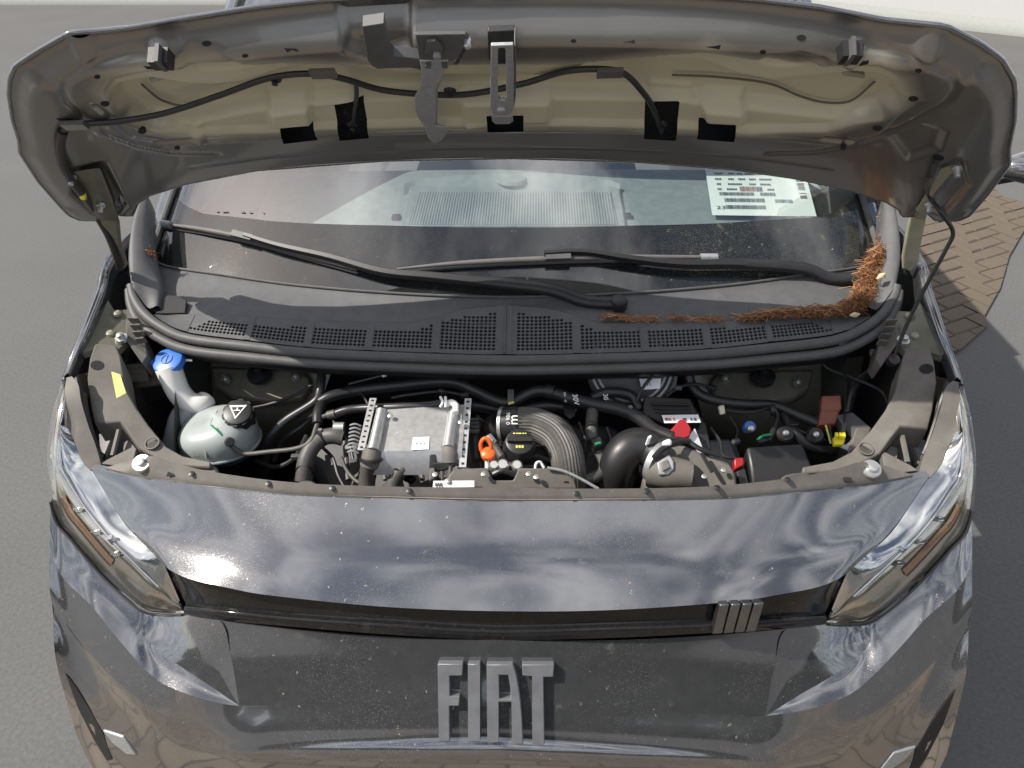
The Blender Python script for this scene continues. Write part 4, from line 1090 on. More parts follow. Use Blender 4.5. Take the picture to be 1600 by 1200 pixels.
add('instrument_hood', *loft([hump, [p + np.array([0, -.05, -.03]) for p in hump]], 41, 4), M['dash'], dash, 60)
add('sensor', *lathe([(.05, 0), (.045, .010), (.02, .016)], DS(800, 282, .02), (0, 0, 1), 24), M['dash'], dash)
for x, y in ((619, 339), (980, 337)): add('dash_vent', *boxv(DS(x, y, .004), (.012, 0, 0), (0, .014, 0), (0, 0, .004)), M['black'], dash, 0)
plate_obj('pillar_trim', [DS(1290, 250, .30), DS(1400, 250, .30), DS(1400, 345, .06), DS(1300, 345, .06)], (0, .02, 0), M['dash'], dash, bev=0)

# wipers: blade + arm + spindle, lying on the glass
def on_glass(px, py, up=.012):
    s, t = w_st(px, py); p = W(s, t); return p + np.array([0, -math.sin(rad(37)), math.cos(rad(37))]) * up
for name_i, (blade, arm, piv) in enumerate((
    ([(256, 354), (330, 365), (400, 380), (480, 403), (560, 425)], [(388, 376), (440, 392), (520, 410), (600, 432), (680, 440), (780, 450), (860, 460)], (967, 477)),
    ([(622, 425), (720, 416), (840, 410), (960, 407), (1118, 407)], [(850, 404), (910, 402), (980, 412), (1060, 420), (1150, 420), (1250, 427)], (1344, 438)))):
    wp = bpy.data.objects.new('wiper', None); COL.objects.link(wp); wp.parent = van
    bl = [on_glass(x, y, .016) for x, y in blade]
    add('blade', *tube(bl, [.003, .0065, .0075, .0075, .0065, .005], 50, 8), M['blade'], wp, 60)
    add('rubber_lip', *tube([on_glass(x, y + 4, .006) for x, y in blade], .003, 40, 6), M['black'], wp)
    add('blade_tip', *tube([bl[0] if name_i == 0 else bl[-1], (cr(bl, 20)[1] if name_i == 0 else cr(bl, 20)[-2])], .0095, 4, 10), M['latch'], wp)
    mid = cr(bl, 21)[10 if name_i else 9]; md = cr(bl, 21)[11] - cr(bl, 21)[9]; md /= np.linalg.norm(md)
    add('blade_clip', *boxv(mid + np.array([0, -.006, .008]), md * .030, np.cross(md, [0, -.6, .8]) * .008, np.array([0, -.6, .8]) * .006), M['latchdark'], wp, 0)
    ap = [on_glass(x, y, .03) for x, y in arm]; pv = A(*piv, .705 if name_i == 0 else .815) + np.array([0, 0, .008])
    ap += [A((arm[-1][0] + piv[0]) / 2, (arm[-1][1] + piv[1]) / 2 + 1, (ap[-1][1] + pv[1]) / 2) , pv]
    ar = cr(ap, 40); dd = np.gradient(ar, axis=0); dd /= np.linalg.norm(dd, axis=1)[:, None]
    up_ = np.array([0, -.6, .8]); wd = np.linspace(.006, .016, 40)
    R1 = [];
    for i in range(40):
        sd = np.cross(dd[i], up_); sd /= np.linalg.norm(sd); R1.append([ar[i] + sd * wd[i] - up_ * .008, ar[i] + sd * wd[i], ar[i] + sd * wd[i] * .6 + up_ * .006, ar[i] - sd * wd[i] * .6 + up_ * .006, ar[i] - sd * wd[i], ar[i] - sd * wd[i] - up_ * .008])
    R1 = np.array(R1); add('arm', R1.reshape(-1, 3), gridf(40, 6), M['black'], wp, 50)
    add('spindle_cap', *lathe([(.020, -.02), (.020, .004), (.017, .010), (.012, .012)], pv, (0, -.35, .93), 22), M['black'], wp)

# paper with vehicle data on the dashboard
pc = [(1100, 243), (1252, 262), (1276, 338), (1113, 336)]
PQ = [DS(1098, 238, .035), DS(1250, 240, .035), DS(1276, 338, .012), DS(1113, 336, .012)]
PQ = [np.array(p) for p in PQ]
paper = plate_obj('paper_sheet', PQ, (0, 0, -.0008), M['paper'], None, bev=0)
paper['label'] = 'white printed vehicle data sheet with barcodes lying on the dashboard behind glass'; paper['category'] = 'document'
def pp(u, v, up=.0015): return (PQ[0] * (1 - u) + PQ[1] * u) * (1 - v) + (PQ[3] * (1 - u) + PQ[2] * u) * v + np.array([0, -.0006, up])
ink = MB(); inkr = MB()
def bar(mb, u0, v0, u1, v1): mb.put([pp(u0, v0), pp(u1, v0), pp(u1, v1), pp(u0, v1)], [(3, 2, 1, 0)])
random.seed(11)
def barcode(mb, u0, u1, v0, v1, n):
    u = u0
    while u < u1:
        w_ = random.choice((.004, .004, .007)); bar(mb, u, v0, min(u + w_, u1), v1); u += w_ + random.choice((.003, .005))
for (u0, u1, v) in ((.04, .12, .20), (.17, .28, .20), (.32, .56, .20), (.07, .22, .28), (.36, .55, .28), (.08, .17, .36), (.22, .28, .36), (.31, .36, .36), (.39, .48, .36), (.52, .58, .36), (.08, .14, .45), (.21, .26, .45), (.31, .37, .45), (.42, .48, .45), (.52, .63, .45),
                    (.09, .13, .53), (.20, .34, .53), (.41, .47, .53), (.52, .62, .53), (.09, .13, .61), (.18, .28, .61), (.58, .64, .61)):
    u = u0
    while u < u1:
        w_ = random.uniform(.008, .014); bar(ink, u, v, u + w_, v + .028); u += w_ + .004
barcode(inkr, .31, .46, .58, .655, 30); barcode(ink, .46, .53, .58, .655, 14)
barcode(ink, .10, .44, .67, .72, 50); barcode(ink, .50, .65, .67, .72, 20); barcode(ink, .14, .53, .76, .815, 60); barcode(ink, .63, .80, .77, .82, 20); barcode(ink, .14, .53, .86, .915, 60)
for k in range(26):
    v = .27 + k * .019
    if random.random() < .85: bar(ink, .885, v, .955, v + random.choice((.006, .010)))
ink.build('print', M['ink'], paper, 0); inkr.build('red_barcode', M['inkred'], paper, 0)
text_on('number', '23', .030, pp(.095, .90), PQ[1] - PQ[0], PQ[0] - PQ[3], M['ink'], paper)

# dry pine needles gathered on the cowl and up the pillar
random.seed(5)
nd = MB(); tones = []
def tone_attr(o):
    a = o.data.attributes.new('tone', 'FLOAT', 'POINT'); a.data.foreach_set('value', np.array(tones, np.float32)[:len(o.data.vertices)])
def needle(c, L_, r, adir=None):
    a = random.uniform(0, 2 * math.pi) if adir is None or random.random() < .25 else random.gauss(adir, .55); e = random.gauss(.05, .22)
    d = np.array([math.cos(a) * math.cos(e), math.sin(a) * math.cos(e), math.sin(e) * .7 + .05]); sd = np.cross(d, [0, 0, 1.]); sd /= np.linalg.norm(sd) + 1e-6
    bend = np.array([random.gauss(0, .15), random.gauss(0, .15), random.gauss(.05, .15)]) * L_
    p0, p1, p2 = c - d * L_ / 2, c + bend * .5, c + d * L_ / 2
    up = np.cross(sd, d)
    V = []
    for p, k in ((p0, 1), (p1, 1), (p2, .4)): V += [p + sd * r * k, p - sd * r * k * .5 + up * r * k, p - sd * r * k * .5 - up * r * k]
    tones.extend([random.betavariate(2.2, 2.0)] * 9)
    nd.put(V, [(0, 1, 4, 3), (1, 2, 5, 4), (2, 0, 3, 5), (3, 4, 7, 6), (4, 5, 8, 7), (5, 3, 6, 8)])
PATH = [(938, 496, .675, 3, 25), (962, 494, .675, 5, 50), (985, 497, .672, 3, 20), (1012, 499, .672, 3, 22), (1040, 498, .672, 4, 30), (1075, 498, .673, 4, 50), (1110, 498, .674, 3, 14), (1150, 497, .676, 5, 40), (1180, 494, .678, 7, 110), (1215, 491, .682, 8, 150), (1250, 488, .687, 9, 170),
        (1285, 486, .692, 10, 180), (1315, 484, .70, 11, 200), (1340, 476, .715, 15, 300), (1350, 460, .74, 16, 340), (1358, 440, .775, 16, 380), (1366, 420, .81, 17, 420), (1374, 402, .84, 14, 340), (1381, 388, .865, 9, 180), (1383, 370, .90, 4, 50), (1383, 350, .94, 4, 45), (1384, 328, .99, 5, 60), (1340, 500, .675, 8, 60)]
for a_, b_ in zip(PATH[:-1], PATH[1:]):
    n = int((a_[4] + b_[4]) * .62) if b_[0] > a_[0] - 30 else 0
    d_ab = A(*b_[:3]) - A(*a_[:3]); adir_ = math.atan2(d_ab[1], d_ab[0])
    cl_ = [(random.random(), random.gauss(0, .35), random.uniform(.15, .45)) for _ in range(max(2, n // 22))]
    for i in range(n):
        t0, o_, sp_ = random.choice(cl_); t = min(1, max(0, t0 + random.gauss(0, sp_ * .5))); x, y, Y, rp_ = (a_[k] * (1 - t) + b_[k] * t for k in range(4))
        rr = min(1.4, abs(random.gauss(0, .55))) * rp_; a = random.uniform(0, 6.28)
        c = A(x + rr * math.cos(a) + o_ * rp_ * .5, y + rr * math.sin(a) * .8 + o_ * rp_ * .4, Y - .004 - random.uniform(0, .012) * min(1, rp_ / 12))
        needle(c, random.uniform(.014, .055), random.choice((.0004, .0006, .0006, .0009)), adir_)
pn = nd.build('pine_needles', M['needle'], None, 0); tone_attr(pn); tones = []; pn['kind'] = 'stuff'; pn['category'] = 'pine needles'
pn['label'] = 'rust brown dry pine needles heaped along the cowl below the windscreen'
nd = MB()
for i in range(60):
    needle(A(234 + random.gauss(0, 2.5), 398 + random.gauss(0, 5), .84), random.uniform(.01, .025), .0007)
p2_ = nd.build('pine_needles', M['needle'], None, 0); tone_attr(p2_); p2_['kind'] = 'stuff'; p2_['category'] = 'pine needles'; p2_['label'] = 'small tuft of dry brown needles caught on the pillar trim'
for k, (x, y, Y) in enumerate(((1376, 432, .775), (1335, 492, .685))):
    d = np.array([.8, .3, .5]) if k == 0 else np.array([1, .1, .1])
    o = add('fallen_petal', *tube([A(x, y, Y - .03) - d * .010, A(x, y, Y - .03), A(x, y, Y - .03) + d * .012], [.002, .007, .002], 10, 8), M['petal'], None)
    o['label'] = ('pale dry petal on the needle heap beside the wiper spindle', 'dry tan petal on the needles at the grille end')[k]; o['category'] = 'petal'
# ------------------------------------------------------------------ engine bay
bay = bpy.data.objects.new('engine_bay', None); COL.objects.link(bay); bay.parent = van
bx0, bx1 = -.78, .78
V = [(-.70, .25, .86), (.70, .25, .86), (.70, .25, .50), (-.70, .25, .50), (bx0, .86, .50), (bx1, .86, .50), (bx0, .86, 1.08), (bx1, .86, 1.08), (bx0, .62, 1.06), (bx1, .62, 1.06)]
add('bay_tub', V, [(0, 1, 2, 3), (3, 2, 5, 4), (4, 5, 7, 6), (0, 3, 4, 6, 8), (1, 9, 7, 5, 2)], M['bay'], bay, 0)
for sgn in (-1, 1):
    iw = [[np.array([sgn * x, Y, z]) for Y, z, x in ((.40, .93, .80), (.47, 1.0, .86), (.58, 1.05, .89), (.72, 1.08, .90), (.86, 1.08, .90))], [np.array([sgn * .82, Y, .5]) for Y in (.40, .47, .58, .72, .86)]]
    add('inner_fender', *loft(iw, 16, 4), M['bay'], bay, 60)
def part(name, geo, m, parent=van, smooth=40): return add(name, *geo, M[m], parent, smooth)
def T(l, r, m, name='hose', n=50, sides=12, parent=van, **k): return part(name, tube(QQ(l), r, n, sides, **k), m, parent)
def grp(name):
    e = bpy.data.objects.new(name, None); COL.objects.link(e); e.parent = van; return e
def qplate(name, l, down, m, parent, holes=(), bev=.003): return plate_obj(name, QQ(l), down, M[m], parent, [QQ(h) for h in holes], bev)
# strut tower panels
for sgn in (-1, 1):
    def mq(l): return [np.array([p[0] * (1 if sgn < 0 else -1), p[1], p[2]]) for p in QQ(l)]
    m_ = 'olive'
    tw = grp('strut_tower')
    wall = [mq([(205, 535, 1.0), (260, 552, .98), (330, 560, .97), (420, 566, .96), (520, 574, .96)]), mq([(215, 600, .90), (270, 625, .87), (340, 640, .86), (420, 646, .86), (500, 640, .86)]), mq([(240, 660, .78), (300, 690, .74), (350, 700, .72), (420, 706, .72), (500, 690, .72)])]
    add('tower_wall', *loft(wall, 30, 6), M[m_], tw, 60)
    inset = [(330, 572, .965), (470, 578, .96), (484, 590, .945), (482, 608, .93), (470, 622, .915), (420, 628, .91), (360, 620, .915), (338, 606, .93)]
    plate_obj('tower_top', mq(inset), (0, .006, -.02), M[m_], tw, bev=.006)
    add('strut_nut', *lathe([(.030, -.01), (.030, .002), (.022, .004), (.012, .005), (.010, .022), (.007, .024)], mq([(405, 583, .965)])[0], (0, -.3, .95), 20), M['black'], tw)
    for x, y in ((352, 592), (462, 588)): add('nut', *lathe([(.011, -.01), (.011, .004), (.006, .004), (.005, .014)], mq([(x, y, .955)])[0], (0, -.3, .95), 12), M['steel'], tw)
# washer filler
wf = grp('washer_filler')
T([(263, 574, 1.055), (270, 592, 1.03), (279, 612, 1.0), (294, 628, .975), (314, 632, .965), (322, 625, .965)], [.030, .028, .027, .027, .026, .024], 'white', 'neck', 40, 22, wf)
T([(296, 640, .955), (285, 660, .93), (280, 700, .87)], [.03, .034, .04], 'tank', 'reservoir_neck', 20, 18, wf)
cc = Q(263, 564, 1.068); axc = np.array([-.12, -.38, .92])
cap = part('cap', lathe([(.034, -.012), (.037, -.010), (.037, .0), (.035, .005), (.030, .007), (.001, .0085)], cc, axc, 32), 'blue', wf)
u_, v_, w_ = basis(axc)
part('cap_mark', lathe([(.014, 0), (.014, .0025), (.0115, .0025), (.0115, 0)], cc + w_ * .0075, axc, 24), 'blue', cap)
part('cap_mark', boxv(cc + w_ * .009, u_ * .010, v_ * .0015, w_ * .0012), 'blue', cap, 0)
part('cap_tab', boxv(cc - np.array([.036, 0, .004]), (.006, 0, 0), (0, .008, 0), (0, 0, .003)), 'blue', cap, 0)
part('strap', tube([cc + np.array([.034, .01, -.004]), cc + np.array([.05, .012, -.006])], .003, 6, 8), 'white', wf)
br = grp('filler_bracket')
qplate('bracket_plate', [(194, 562, 1.04), (240, 566, 1.03), (252, 580, 1.02), (268, 592, 1.01), (268, 598, 1.0), (205, 606, .99), (196, 588, 1.01)], (0, .01, -.012), 'blackdusty', br)
qplate('bracket_web', [(205, 606, .985), (262, 597, .99), (255, 620, .95), (215, 636, .93)], (0, .006, -.006), 'black', br)
for k in range(3):
    a, b = Q(200 + 2 * k, 574 + 9 * k, 1.045 - .012 * k), Q(228 + 2 * k, 573 + 9 * k, 1.045 - .012 * k)
    part('web_rib', boxv((a + b) / 2, (b - a) / 2, (0, .002, 0), (0, 0, .008)), 'blackdusty', br, 0)
# coolant tank
ct = grp('coolant_tank')
c0_ = Q(340, 681, .925)
V, Fc = [], []
nu_, nv_ = 36, 18
for i in range(nv_ + 1):
    ph = math.pi * i / nv_ - math.pi / 2
    for j in range(nu_):
        a = 2 * math.pi * j / nu_
        sx_, sy_ = math.copysign(abs(math.cos(a)) ** .85, math.cos(a)), math.copysign(abs(math.sin(a)) ** .85, math.sin(a))
        cz = math.copysign(abs(math.sin(ph)) ** .8, math.sin(ph)); cp = max(math.cos(ph), 0) ** .6
        V.append(c0_ + np.array([.088 * cp * sx_ + .004, .080 * cp * sy_, .055 * cz + .010 * (1 if cz > 0 else 1) * sx_ * max(cz, 0)]))
for i in range(nv_):
    for j in range(nu_):
        j2 = (j + 1) % nu_; Fc.append((i * nu_ + j, i * nu_ + j2, (i + 1) * nu_ + j2, (i + 1) * nu_ + j))
zmid = c0_[2] - .012
up_f = [f for f in Fc if np.mean([V[k][2] for k in f]) > zmid]; lo_f = [f for f in Fc if np.mean([V[k][2] for k in f]) <= zmid]
add('tank_shell', V, up_f, M['tank'], ct, 180); add('tank_base', V, lo_f, M['coolant'], ct, 180)
ring = [(c0_ + np.array([.091 * math.cos(a) + .004, .083 * math.sin(a), -.014])) for a in np.linspace(0, 2 * math.pi, 50)]
add('seam', *tube(ring, .0035, 80, 6, cap=False), M['tank'], ct, 60)
cc = Q(371, 644, 1.00); axc = np.array([.05, -.42, .9])
prof_cap = [(.026, -.06), (.026, -.030), (.030, -.030), (.033, -.028), (.033, -.004), (.031, .002), (.026, .004), (.001, .004)]
cap = part('pressure_cap', lathe(prof_cap, cc, axc, 32), 'black', ct)
u_, v_, w_ = basis(axc)
for k in range(10):
    a = 2 * math.pi * k / 10
    part('grip', boxv(cc + w_ * -.014 + (u_ * math.cos(a) + v_ * math.sin(a)) * .033, (u_ * math.cos(a) + v_ * math.sin(a)) * .002, (-u_ * math.sin(a) + v_ * math.cos(a)) * .005, w_ * .012), 'black', cap, 0)
cw = cc + w_ * .0052; ex_, ey_ = np.array([1., .05, 0]), np.array([0, .7, .33]); ey_ /= np.linalg.norm(ey_); ex_ /= np.linalg.norm(ex_)
def tri(s): return [cw + ex_ * (-s) + ey_ * s * .75, cw + ex_ * s + ey_ * s * .75, cw - ey_ * s]
t1, t2 = tri(.020), tri(.014)
add('warning_triangle', t1 + t2, [(0, 1, 4, 3), (1, 2, 5, 4), (2, 0, 3, 5)], M['inkwhite'], cap, 0)
part('warning_mark', boxv(cw + ey_ * .002, ex_ * .007, ey_ * .0012, w_ * .0003), 'inkwhite', cap, 0); part('warning_mark', boxv(cw + ey_ * .005, ex_ * .0015, ey_ * .004, w_ * .0003), 'inkwhite', cap, 0)
part('level_stripe', tube(QQ([(330, 664, .992), (345, 678, .975), (356, 690, .955)]), .0022, 10, 6), 'green', ct)
part('outlet', lathe([(.010, 0), (.011, .012), (.008, .02)], Q(358, 690, .955), (.4, -.7, .5), 14), 'black', ct)
T([(356, 690, .955), (368, 702, .94), (385, 709, .93), (420, 706, .94), (462, 701, .955), (485, 690, .97), (494, 668, .985), (500, 654, .995), (514, 648, 1.0)], .0055, 'hosedusty', 'pipe', 70, 10)
T([(512, 649, 1.0), (524, 646, 1.005)], .0095, 'hosedusty', 'joint', 6, 12)
T([(520, 648, 1.0), (540, 641, 1.01), (565, 638, 1.015), (620, 636, 1.03), (665, 634, 1.035), (690, 631, 1.04)], .0095, 'hose', 'vent_hose', 50, 12)
T([(496, 662, .99), (497, 645, 1.0), (502, 632, 1.0)], .012, 'hose', 'hose', 16, 12)
for l, r in (([(503, 575, 1.03), (500, 610, 1.0), (492, 628, .98), (450, 655, .95), (428, 676, .93), (418, 700, .89), (412, 750, .80)], .011), ([(500, 640, .94), (470, 668, .92), (440, 690, .89), (428, 720, .85)], .008),
             ([(480, 690, .90), (470, 740, .85), (455, 760, .82)], .008)): T(l, r, 'hose')
# ribbed charge hose
T([(536, 684, .965), (522, 681, .97), (505, 684, .965), (489, 697, .955), (478, 720, .935), (474, 752, .90)], .0185, 'hosedusty', 'ribbed_hose', 90, 16, ribs=0, amp=0)
T([(498, 772, .92), (488, 757, .93), (470, 757, .93), (462, 768, .92)], .006, 'hosedusty', 'clip', 20, 8)
T([(530, 665, .98), (533, 685, .965)], .016, 'hose', 'collar', 6, 16); T([(522, 668, .985), (538, 668, .985)], .012, 'steel', 'hose_clamp', 6, 14)
T([(533, 715, .93), (542, 735, .925), (555, 750, .92), (568, 757, .92)], .0042, 'hosedusty', 'cable')
# charge air cooler
ic = grp('charge_air_cooler')
TL, TR, ML, MR, BL, BR = Q(588, 641, 1.035), Q(728, 632, 1.04), Q(575, 705, 1.0), Q(722, 704, 1.0), Q(575, 742, .955), Q(722, 742, .955)
part('core', loft([[TL + np.array([0, .03, -.06]), TR + np.array([0, .03, -.06])], [TL, TR], [ML, MR], [BL, BR]], 12, 4, True, lin), 'alu', ic, 30)
for k in (.17, .83):
    pass
for x0, y0, x1, y1, r in ((597, 642, 583, 704, .013), (711, 634, 701, 700, .013)):
    part('end_rib', tube([Q(x0, y0, 1.037), Q(x1, y1, 1.004)], r, 12, 16), 'alu', ic, 60)
lab = [(645, 684, 1.013), (671, 683, 1.013), (670, 702, 1.003), (643, 703, 1.003)]
lb = qplate('label', lab, (0, .002, -.0004), 'label', ic, bev=0)
for k in range(3): part('print', boxv(Q(651 + 6 * k, 693, 1.0095), (.0022, 0, 0), (0, .0007, .0003), (0, 0, .0002)), 'ink', lb, 0)
for (xa, ya, xb, yb) in ((584, 625, 565, 706), (732, 625, 723, 732)):
    a, b = Q(xa, ya, 1.045), Q(xb, yb, .998 if yb < 720 else .97)
    d = b - a; wv = np.array([.0075, 0, 0]); nv = np.cross(wv, d); nv /= np.linalg.norm(nv); nv *= 1 if nv[2] > 0 else -1
    strip = part('edge_strip', boxv((a + b) / 2 + nv * .006, wv, d / 2, nv * .002), 'alu', ic, 0)
    for k in range(10): part('strip_hole', boxv(a + d * (k + .5) / 10 + nv * .0085, wv * .35, d * .014, nv * .0008), 'void', strip, 0)
for k in range(8):
    p = Q(556 - k * .6, 668 + k * 6, .995 - .004 * k); part('fin', tube([p + np.array([-.012, 0, .006]), p + np.array([0, 0, .010]), p + np.array([.012, 0, .004])], .0022, 8, 6), 'latch', ic)
part('stud', lathe([(.004, 0), (.007, .004), (.005, .010)], Q(547, 699, .97), (-.6, -.5, .5), 10), 'steel', ic)
T([(583, 702, 1.0), (580, 716, .985), (577, 728, .97)], [.020, .021, .020], 'blackdusty', 'connector', 12, 18); T([(580, 716, .99), (580, 720, .985)], .0235, 'black', 'collar', 4, 18)
T([(577, 726, .97), (574, 745, .94), (572, 775, .90)], .018, 'hosedusty', 'hose', 20, 16)
T([(701, 696, 1.0), (703, 708, .99), (704, 722, .975)], [.018, .019, .018], 'blackdusty', 'connector', 12, 18)
T([(712, 645, 1.05), (712, 634, 1.055), (706, 629, 1.055), (698, 631, 1.05)], .007, 'white', 'elbow', 20, 12, ic)
for dx in (-4, 4): T([(692 + dx, 620, 1.065), (694 + dx * .6, 628, 1.06), (692 + dx, 636, 1.05)], .003, 'label', 'clip', 8, 6, ic)
# front water hose and bracket
T([(612, 770, .915), (616, 752, .935), (628, 734, .955), (648, 722, .965), (664, 719, .97)], .0165, 'hosedusty', 'coolant_hose', 40, 14)
T([(660, 719, .97), (676, 716, .975)], .015, 'hosedusty', 'coupling', 6, 14)
qplate('coupling_clip', [(671, 709, .995), (682, 708, .995), (681, 730, .975), (670, 731, .975)], (.002, .004, -.02), 'black', van)
qplate('bracket', [(676, 724, .985), (722, 718, .985), (721, 724, .98), (690, 736, .97), (677, 735, .97)], (0, .003, -.006), 'black', van)
qplate('bracket', [(672, 730, .98), (679, 730, .98), (680, 748, .965), (670, 752, .965)], (0, .01, -.02), 'blackdusty', van)
for x in (690, 703, 714): T([(x, 728, .975), (x + 1, 752, .95)], .004, 'blackdusty', 'strut', 6, 8)
# lock carrier in the middle
lc = grp('lock_carrier')
qplate('carrier', [(681, 764, .955), (684, 754, .965), (700, 745, .975), (708, 733, .985), (762, 731, .99), (766, 741, .98), (771, 750, .97), (802, 750, .97), (806, 741, .98), (810, 731, .99), (857, 731, .99), (880, 738, .985), (897, 748, .975), (902, 764, .955)], (0, .015, -.03), 'blackdusty', lc)
qplate('label', [(677, 752, .978), (741, 751.5, .978), (741, 761, .969), (676, 762, .969)], (0, .002, -.0006), 'label', lc, bev=0)
for k in range(3): part('print', boxv(Q(681 + 4 * k, 757, .975), (.0014, 0, 0), (0, .003, .002), (0, 0, .0002)), 'ink', lc, 0)
qplate('carrier_end', [(858, 731, .987), (880, 739, .98), (897, 749, .972), (900, 763, .955), (860, 763, .955)], (0, .01, -.02), 'black', lc)
for x, y, r in ((772, 727, .011), (786, 726, .013), (808, 727, .012)): part('lock_stud', lathe([(r, -.02), (r, 0), (r * .7, .005)], Q(x, y, .985), (0, -.5, .85), 16), 'steel', lc)
T([(768, 742, .97), (785, 736, .978), (805, 742, .97)], .006, 'black', 'lock_bar', 12, 8, lc)
# dipstick
dp = grp('dipstick')
dc = Q(759, 697, 1.01); rg = [dc + np.array([.012 * math.cos(a) * .9, .006 * math.sin(a), .016 * math.sin(a)]) for a in np.linspace(0, 2 * math.pi, 24)]
part('ring', tube(rg, .0042, 40, 10, cap=False), 'orange', dp, 60)
part('collar', lathe([(.010, -.014), (.015, -.010), (.015, .0), (.010, .004)], Q(762, 707, 1.0), (0, -.3, .95), 20), 'orange', dp)
T([(761, 714, .985), (761, 735, .96)], .0045, 'label', 'tube', 8, 10, dp)
# rocker cover, oil cap
rc = grp('rocker_cover')
qplate('cover', [(752, 690, .955), (790, 672, .965), (850, 680, .965), (866, 705, .955), (858, 732, .945), (780, 735, .94), (750, 725, .945)], (0, .01, -.05), 'black', rc, bev=.012)
T([(790, 716, .96), (830, 712, .965), (860, 720, .955)], .006, 'hose', 'rib', 16, 8, rc)
oc = Q(812, 690, 1.01); axc = np.array([.03, -.42, .9])
oil = part('oil_cap', lathe([(.034, -.032), (.036, -.028), (.033, -.022), (.031, -.004), (.029, .002), (.024, .004), (.001, .004)], oc, axc, 36), 'black', rc)
u_, v_, w_ = basis(axc)
part('grip', boxv(oc + w_ * .008, np.array([1., .0, 0]) * .026, np.array([0, .9, .4]) * .005, w_ * .006), 'black', oil, 0)
yy = np.array([0, .9, .42])
for dx, wd in ((-.012, .003), (-.006, .002), (0, .004), (.007, .002), (.012, .002)): part('print', boxv(oc + w_ * .0048 + yy * .017 + np.array([dx, 0, 0]), (wd * .8, 0, 0), yy * .0014, w_ * .0003), 'inkyellow', oil, 0)
for k in (-1, 0, 1): part('print', boxv(oc + w_ * .0048 - yy * .014 + np.array([k * .006, 0, 0]), (.0022, 0, 0), yy * .003, w_ * .0003), 'inkyellow', oil, 0)
T([(768, 690, .985), (775, 700, .975), (790, 722, .96), (806, 732, .955)], .009, 'hosedusty', 'breather', 24, 10, rc); T([(762, 682, .99), (772, 694, .98)], .010, 'steel', 'union', 6, 12, rc)
T([(836, 733, .975), (838, 724, .985), (844, 722, .985), (850, 731, .975)], .003, 'label', 'clip', 16, 6)
# big woven intake hose
ih = grp('intake_hose')
path = QQ([(786, 664, .985), (810, 662, .99), (838, 664, .99), (866, 678, .985), (882, 702, .97), (888, 730, .945), (890, 765, .90)])
n_, sd_ = 70, 64
V, Fc = tube(path, .037, n_, sd_)
V = np.array(V); Pc = cr(path, n_)
for i in range(n_):
    for k in range(sd_):
        if k % 2: V[i * sd_ + k] += (Pc[i] - V[i * sd_ + k]) * .05
add('hose', V, Fc, M['hosedusty'], ih, 30)
part('sleeve', tube(QQ([(783, 664, .985), (812, 662, .992)]), .0385, 8, 28), 'black', ih, 60)
part('clamp', tube(QQ([(783, 664, .985), (788, 664, .986)]), .0405, 4, 28), 'steel', ih, 60)
part('elbow', tube(QQ([(770, 690, .94), (772, 672, .965), (784, 664, .985)]), .031, 16, 20), 'black', ih, 60)
tn = np.array([0, -.62, .78]); tx = np.array([-.1, .78, .62])
text_on('mark', 'm', .030, Q(803, 661, 1.0) + tn * .030, (0, .75, .6), (-1, 0, 0), M['inkwhite'], ih); text_on('mark', '0 986', .012, Q(795, 659, 1.0) + tn * .030, (0, .75, .6), (-1, 0, 0), M['inkwhite'], ih)
# connector block between cooler and hose
for k in range(4): part('connector_pin', boxv(Q(740, 656 + 6 * k, .99), (.012, 0, 0), (0, .003, 0), (0, 0, .003)), 'latchdark', van, 0)
T([(740, 672, .975), (744, 720, .94)], .012, 'black', 'cooler_end', 8, 10)
# long hoses along the bulkhead
T([(500, 628, .99), (520, 618, 1.0), (560, 610, 1.0), (620, 603, 1.01), (680, 597, 1.02), (715, 599, 1.02), (745, 612, 1.01), (775, 626, 1.0), (798, 629, 1.0), (820, 618, 1.01), (840, 611, 1.02), (858, 612, 1.02)], .0125, 'hose', 'heater_hose', 120, 14)
T([(852, 611, 1.02), (866, 613, 1.02)], .016, 'black', 'coupling', 8, 16); T([(866, 614, 1.02), (884, 620, 1.015), (896, 624, 1.01)], .0135, 'black', 'joint', 12, 14); T([(882, 613, 1.03), (884, 628, 1.01)], .0035, 'latch', 'spring_clip', 6, 8)
T([(894, 624, 1.01), (930, 632, 1.0), (970, 640, 1.0), (1000, 654, .99), (1022, 672, .975), (1050, 684, .97)], .0150, 'hose', 'heater_hose', 60, 14)
text_on('mark', '30V', .016, Q(899, 627, 1.02) + np.array([0, -.004, .008]), (.2, -.75, -.6), (1, .1, 0), M['inkwhite'], van)
T([(925, 622, 1.0), (950, 613, 1.01), (985, 618, 1.0), (1000, 640, .98)], .012, 'hose', 'heater_hose', 40, 14); text_on('mark', '30', .015, Q(946, 620, 1.02), (.1, -.75, -.6), (1, .1, 0), M['inkwhite'], van)
T([(740, 634, .97), (800, 641, .97), (860, 634, .98), (900, 640, .97)], .013, 'hose', 'pipe', 50, 12)
qplate('hose_bracket', [(793, 610, 1.03), (803, 610, 1.03), (803, 632, 1.02), (793, 632, 1.02)], (0, .004, 0), 'latchdark', van); T([(794, 631, 1.02), (803, 629, 1.02)], .003, 'inkyellow', 'tie', 4, 6)
qplate('hose_bracket', [(880, 634, .99), (900, 634, .99), (898, 650, .98), (890, 655, .975), (882, 648, .98)], (0, .004, 0), 'black', van)
T([(545, 600, 1.02), (600, 586, 1.04)], .003, 'hose', 'cable', 8, 6); T([(598, 587, 1.04), (604, 584, 1.045)], .005, 'label', 'connector', 4, 8)
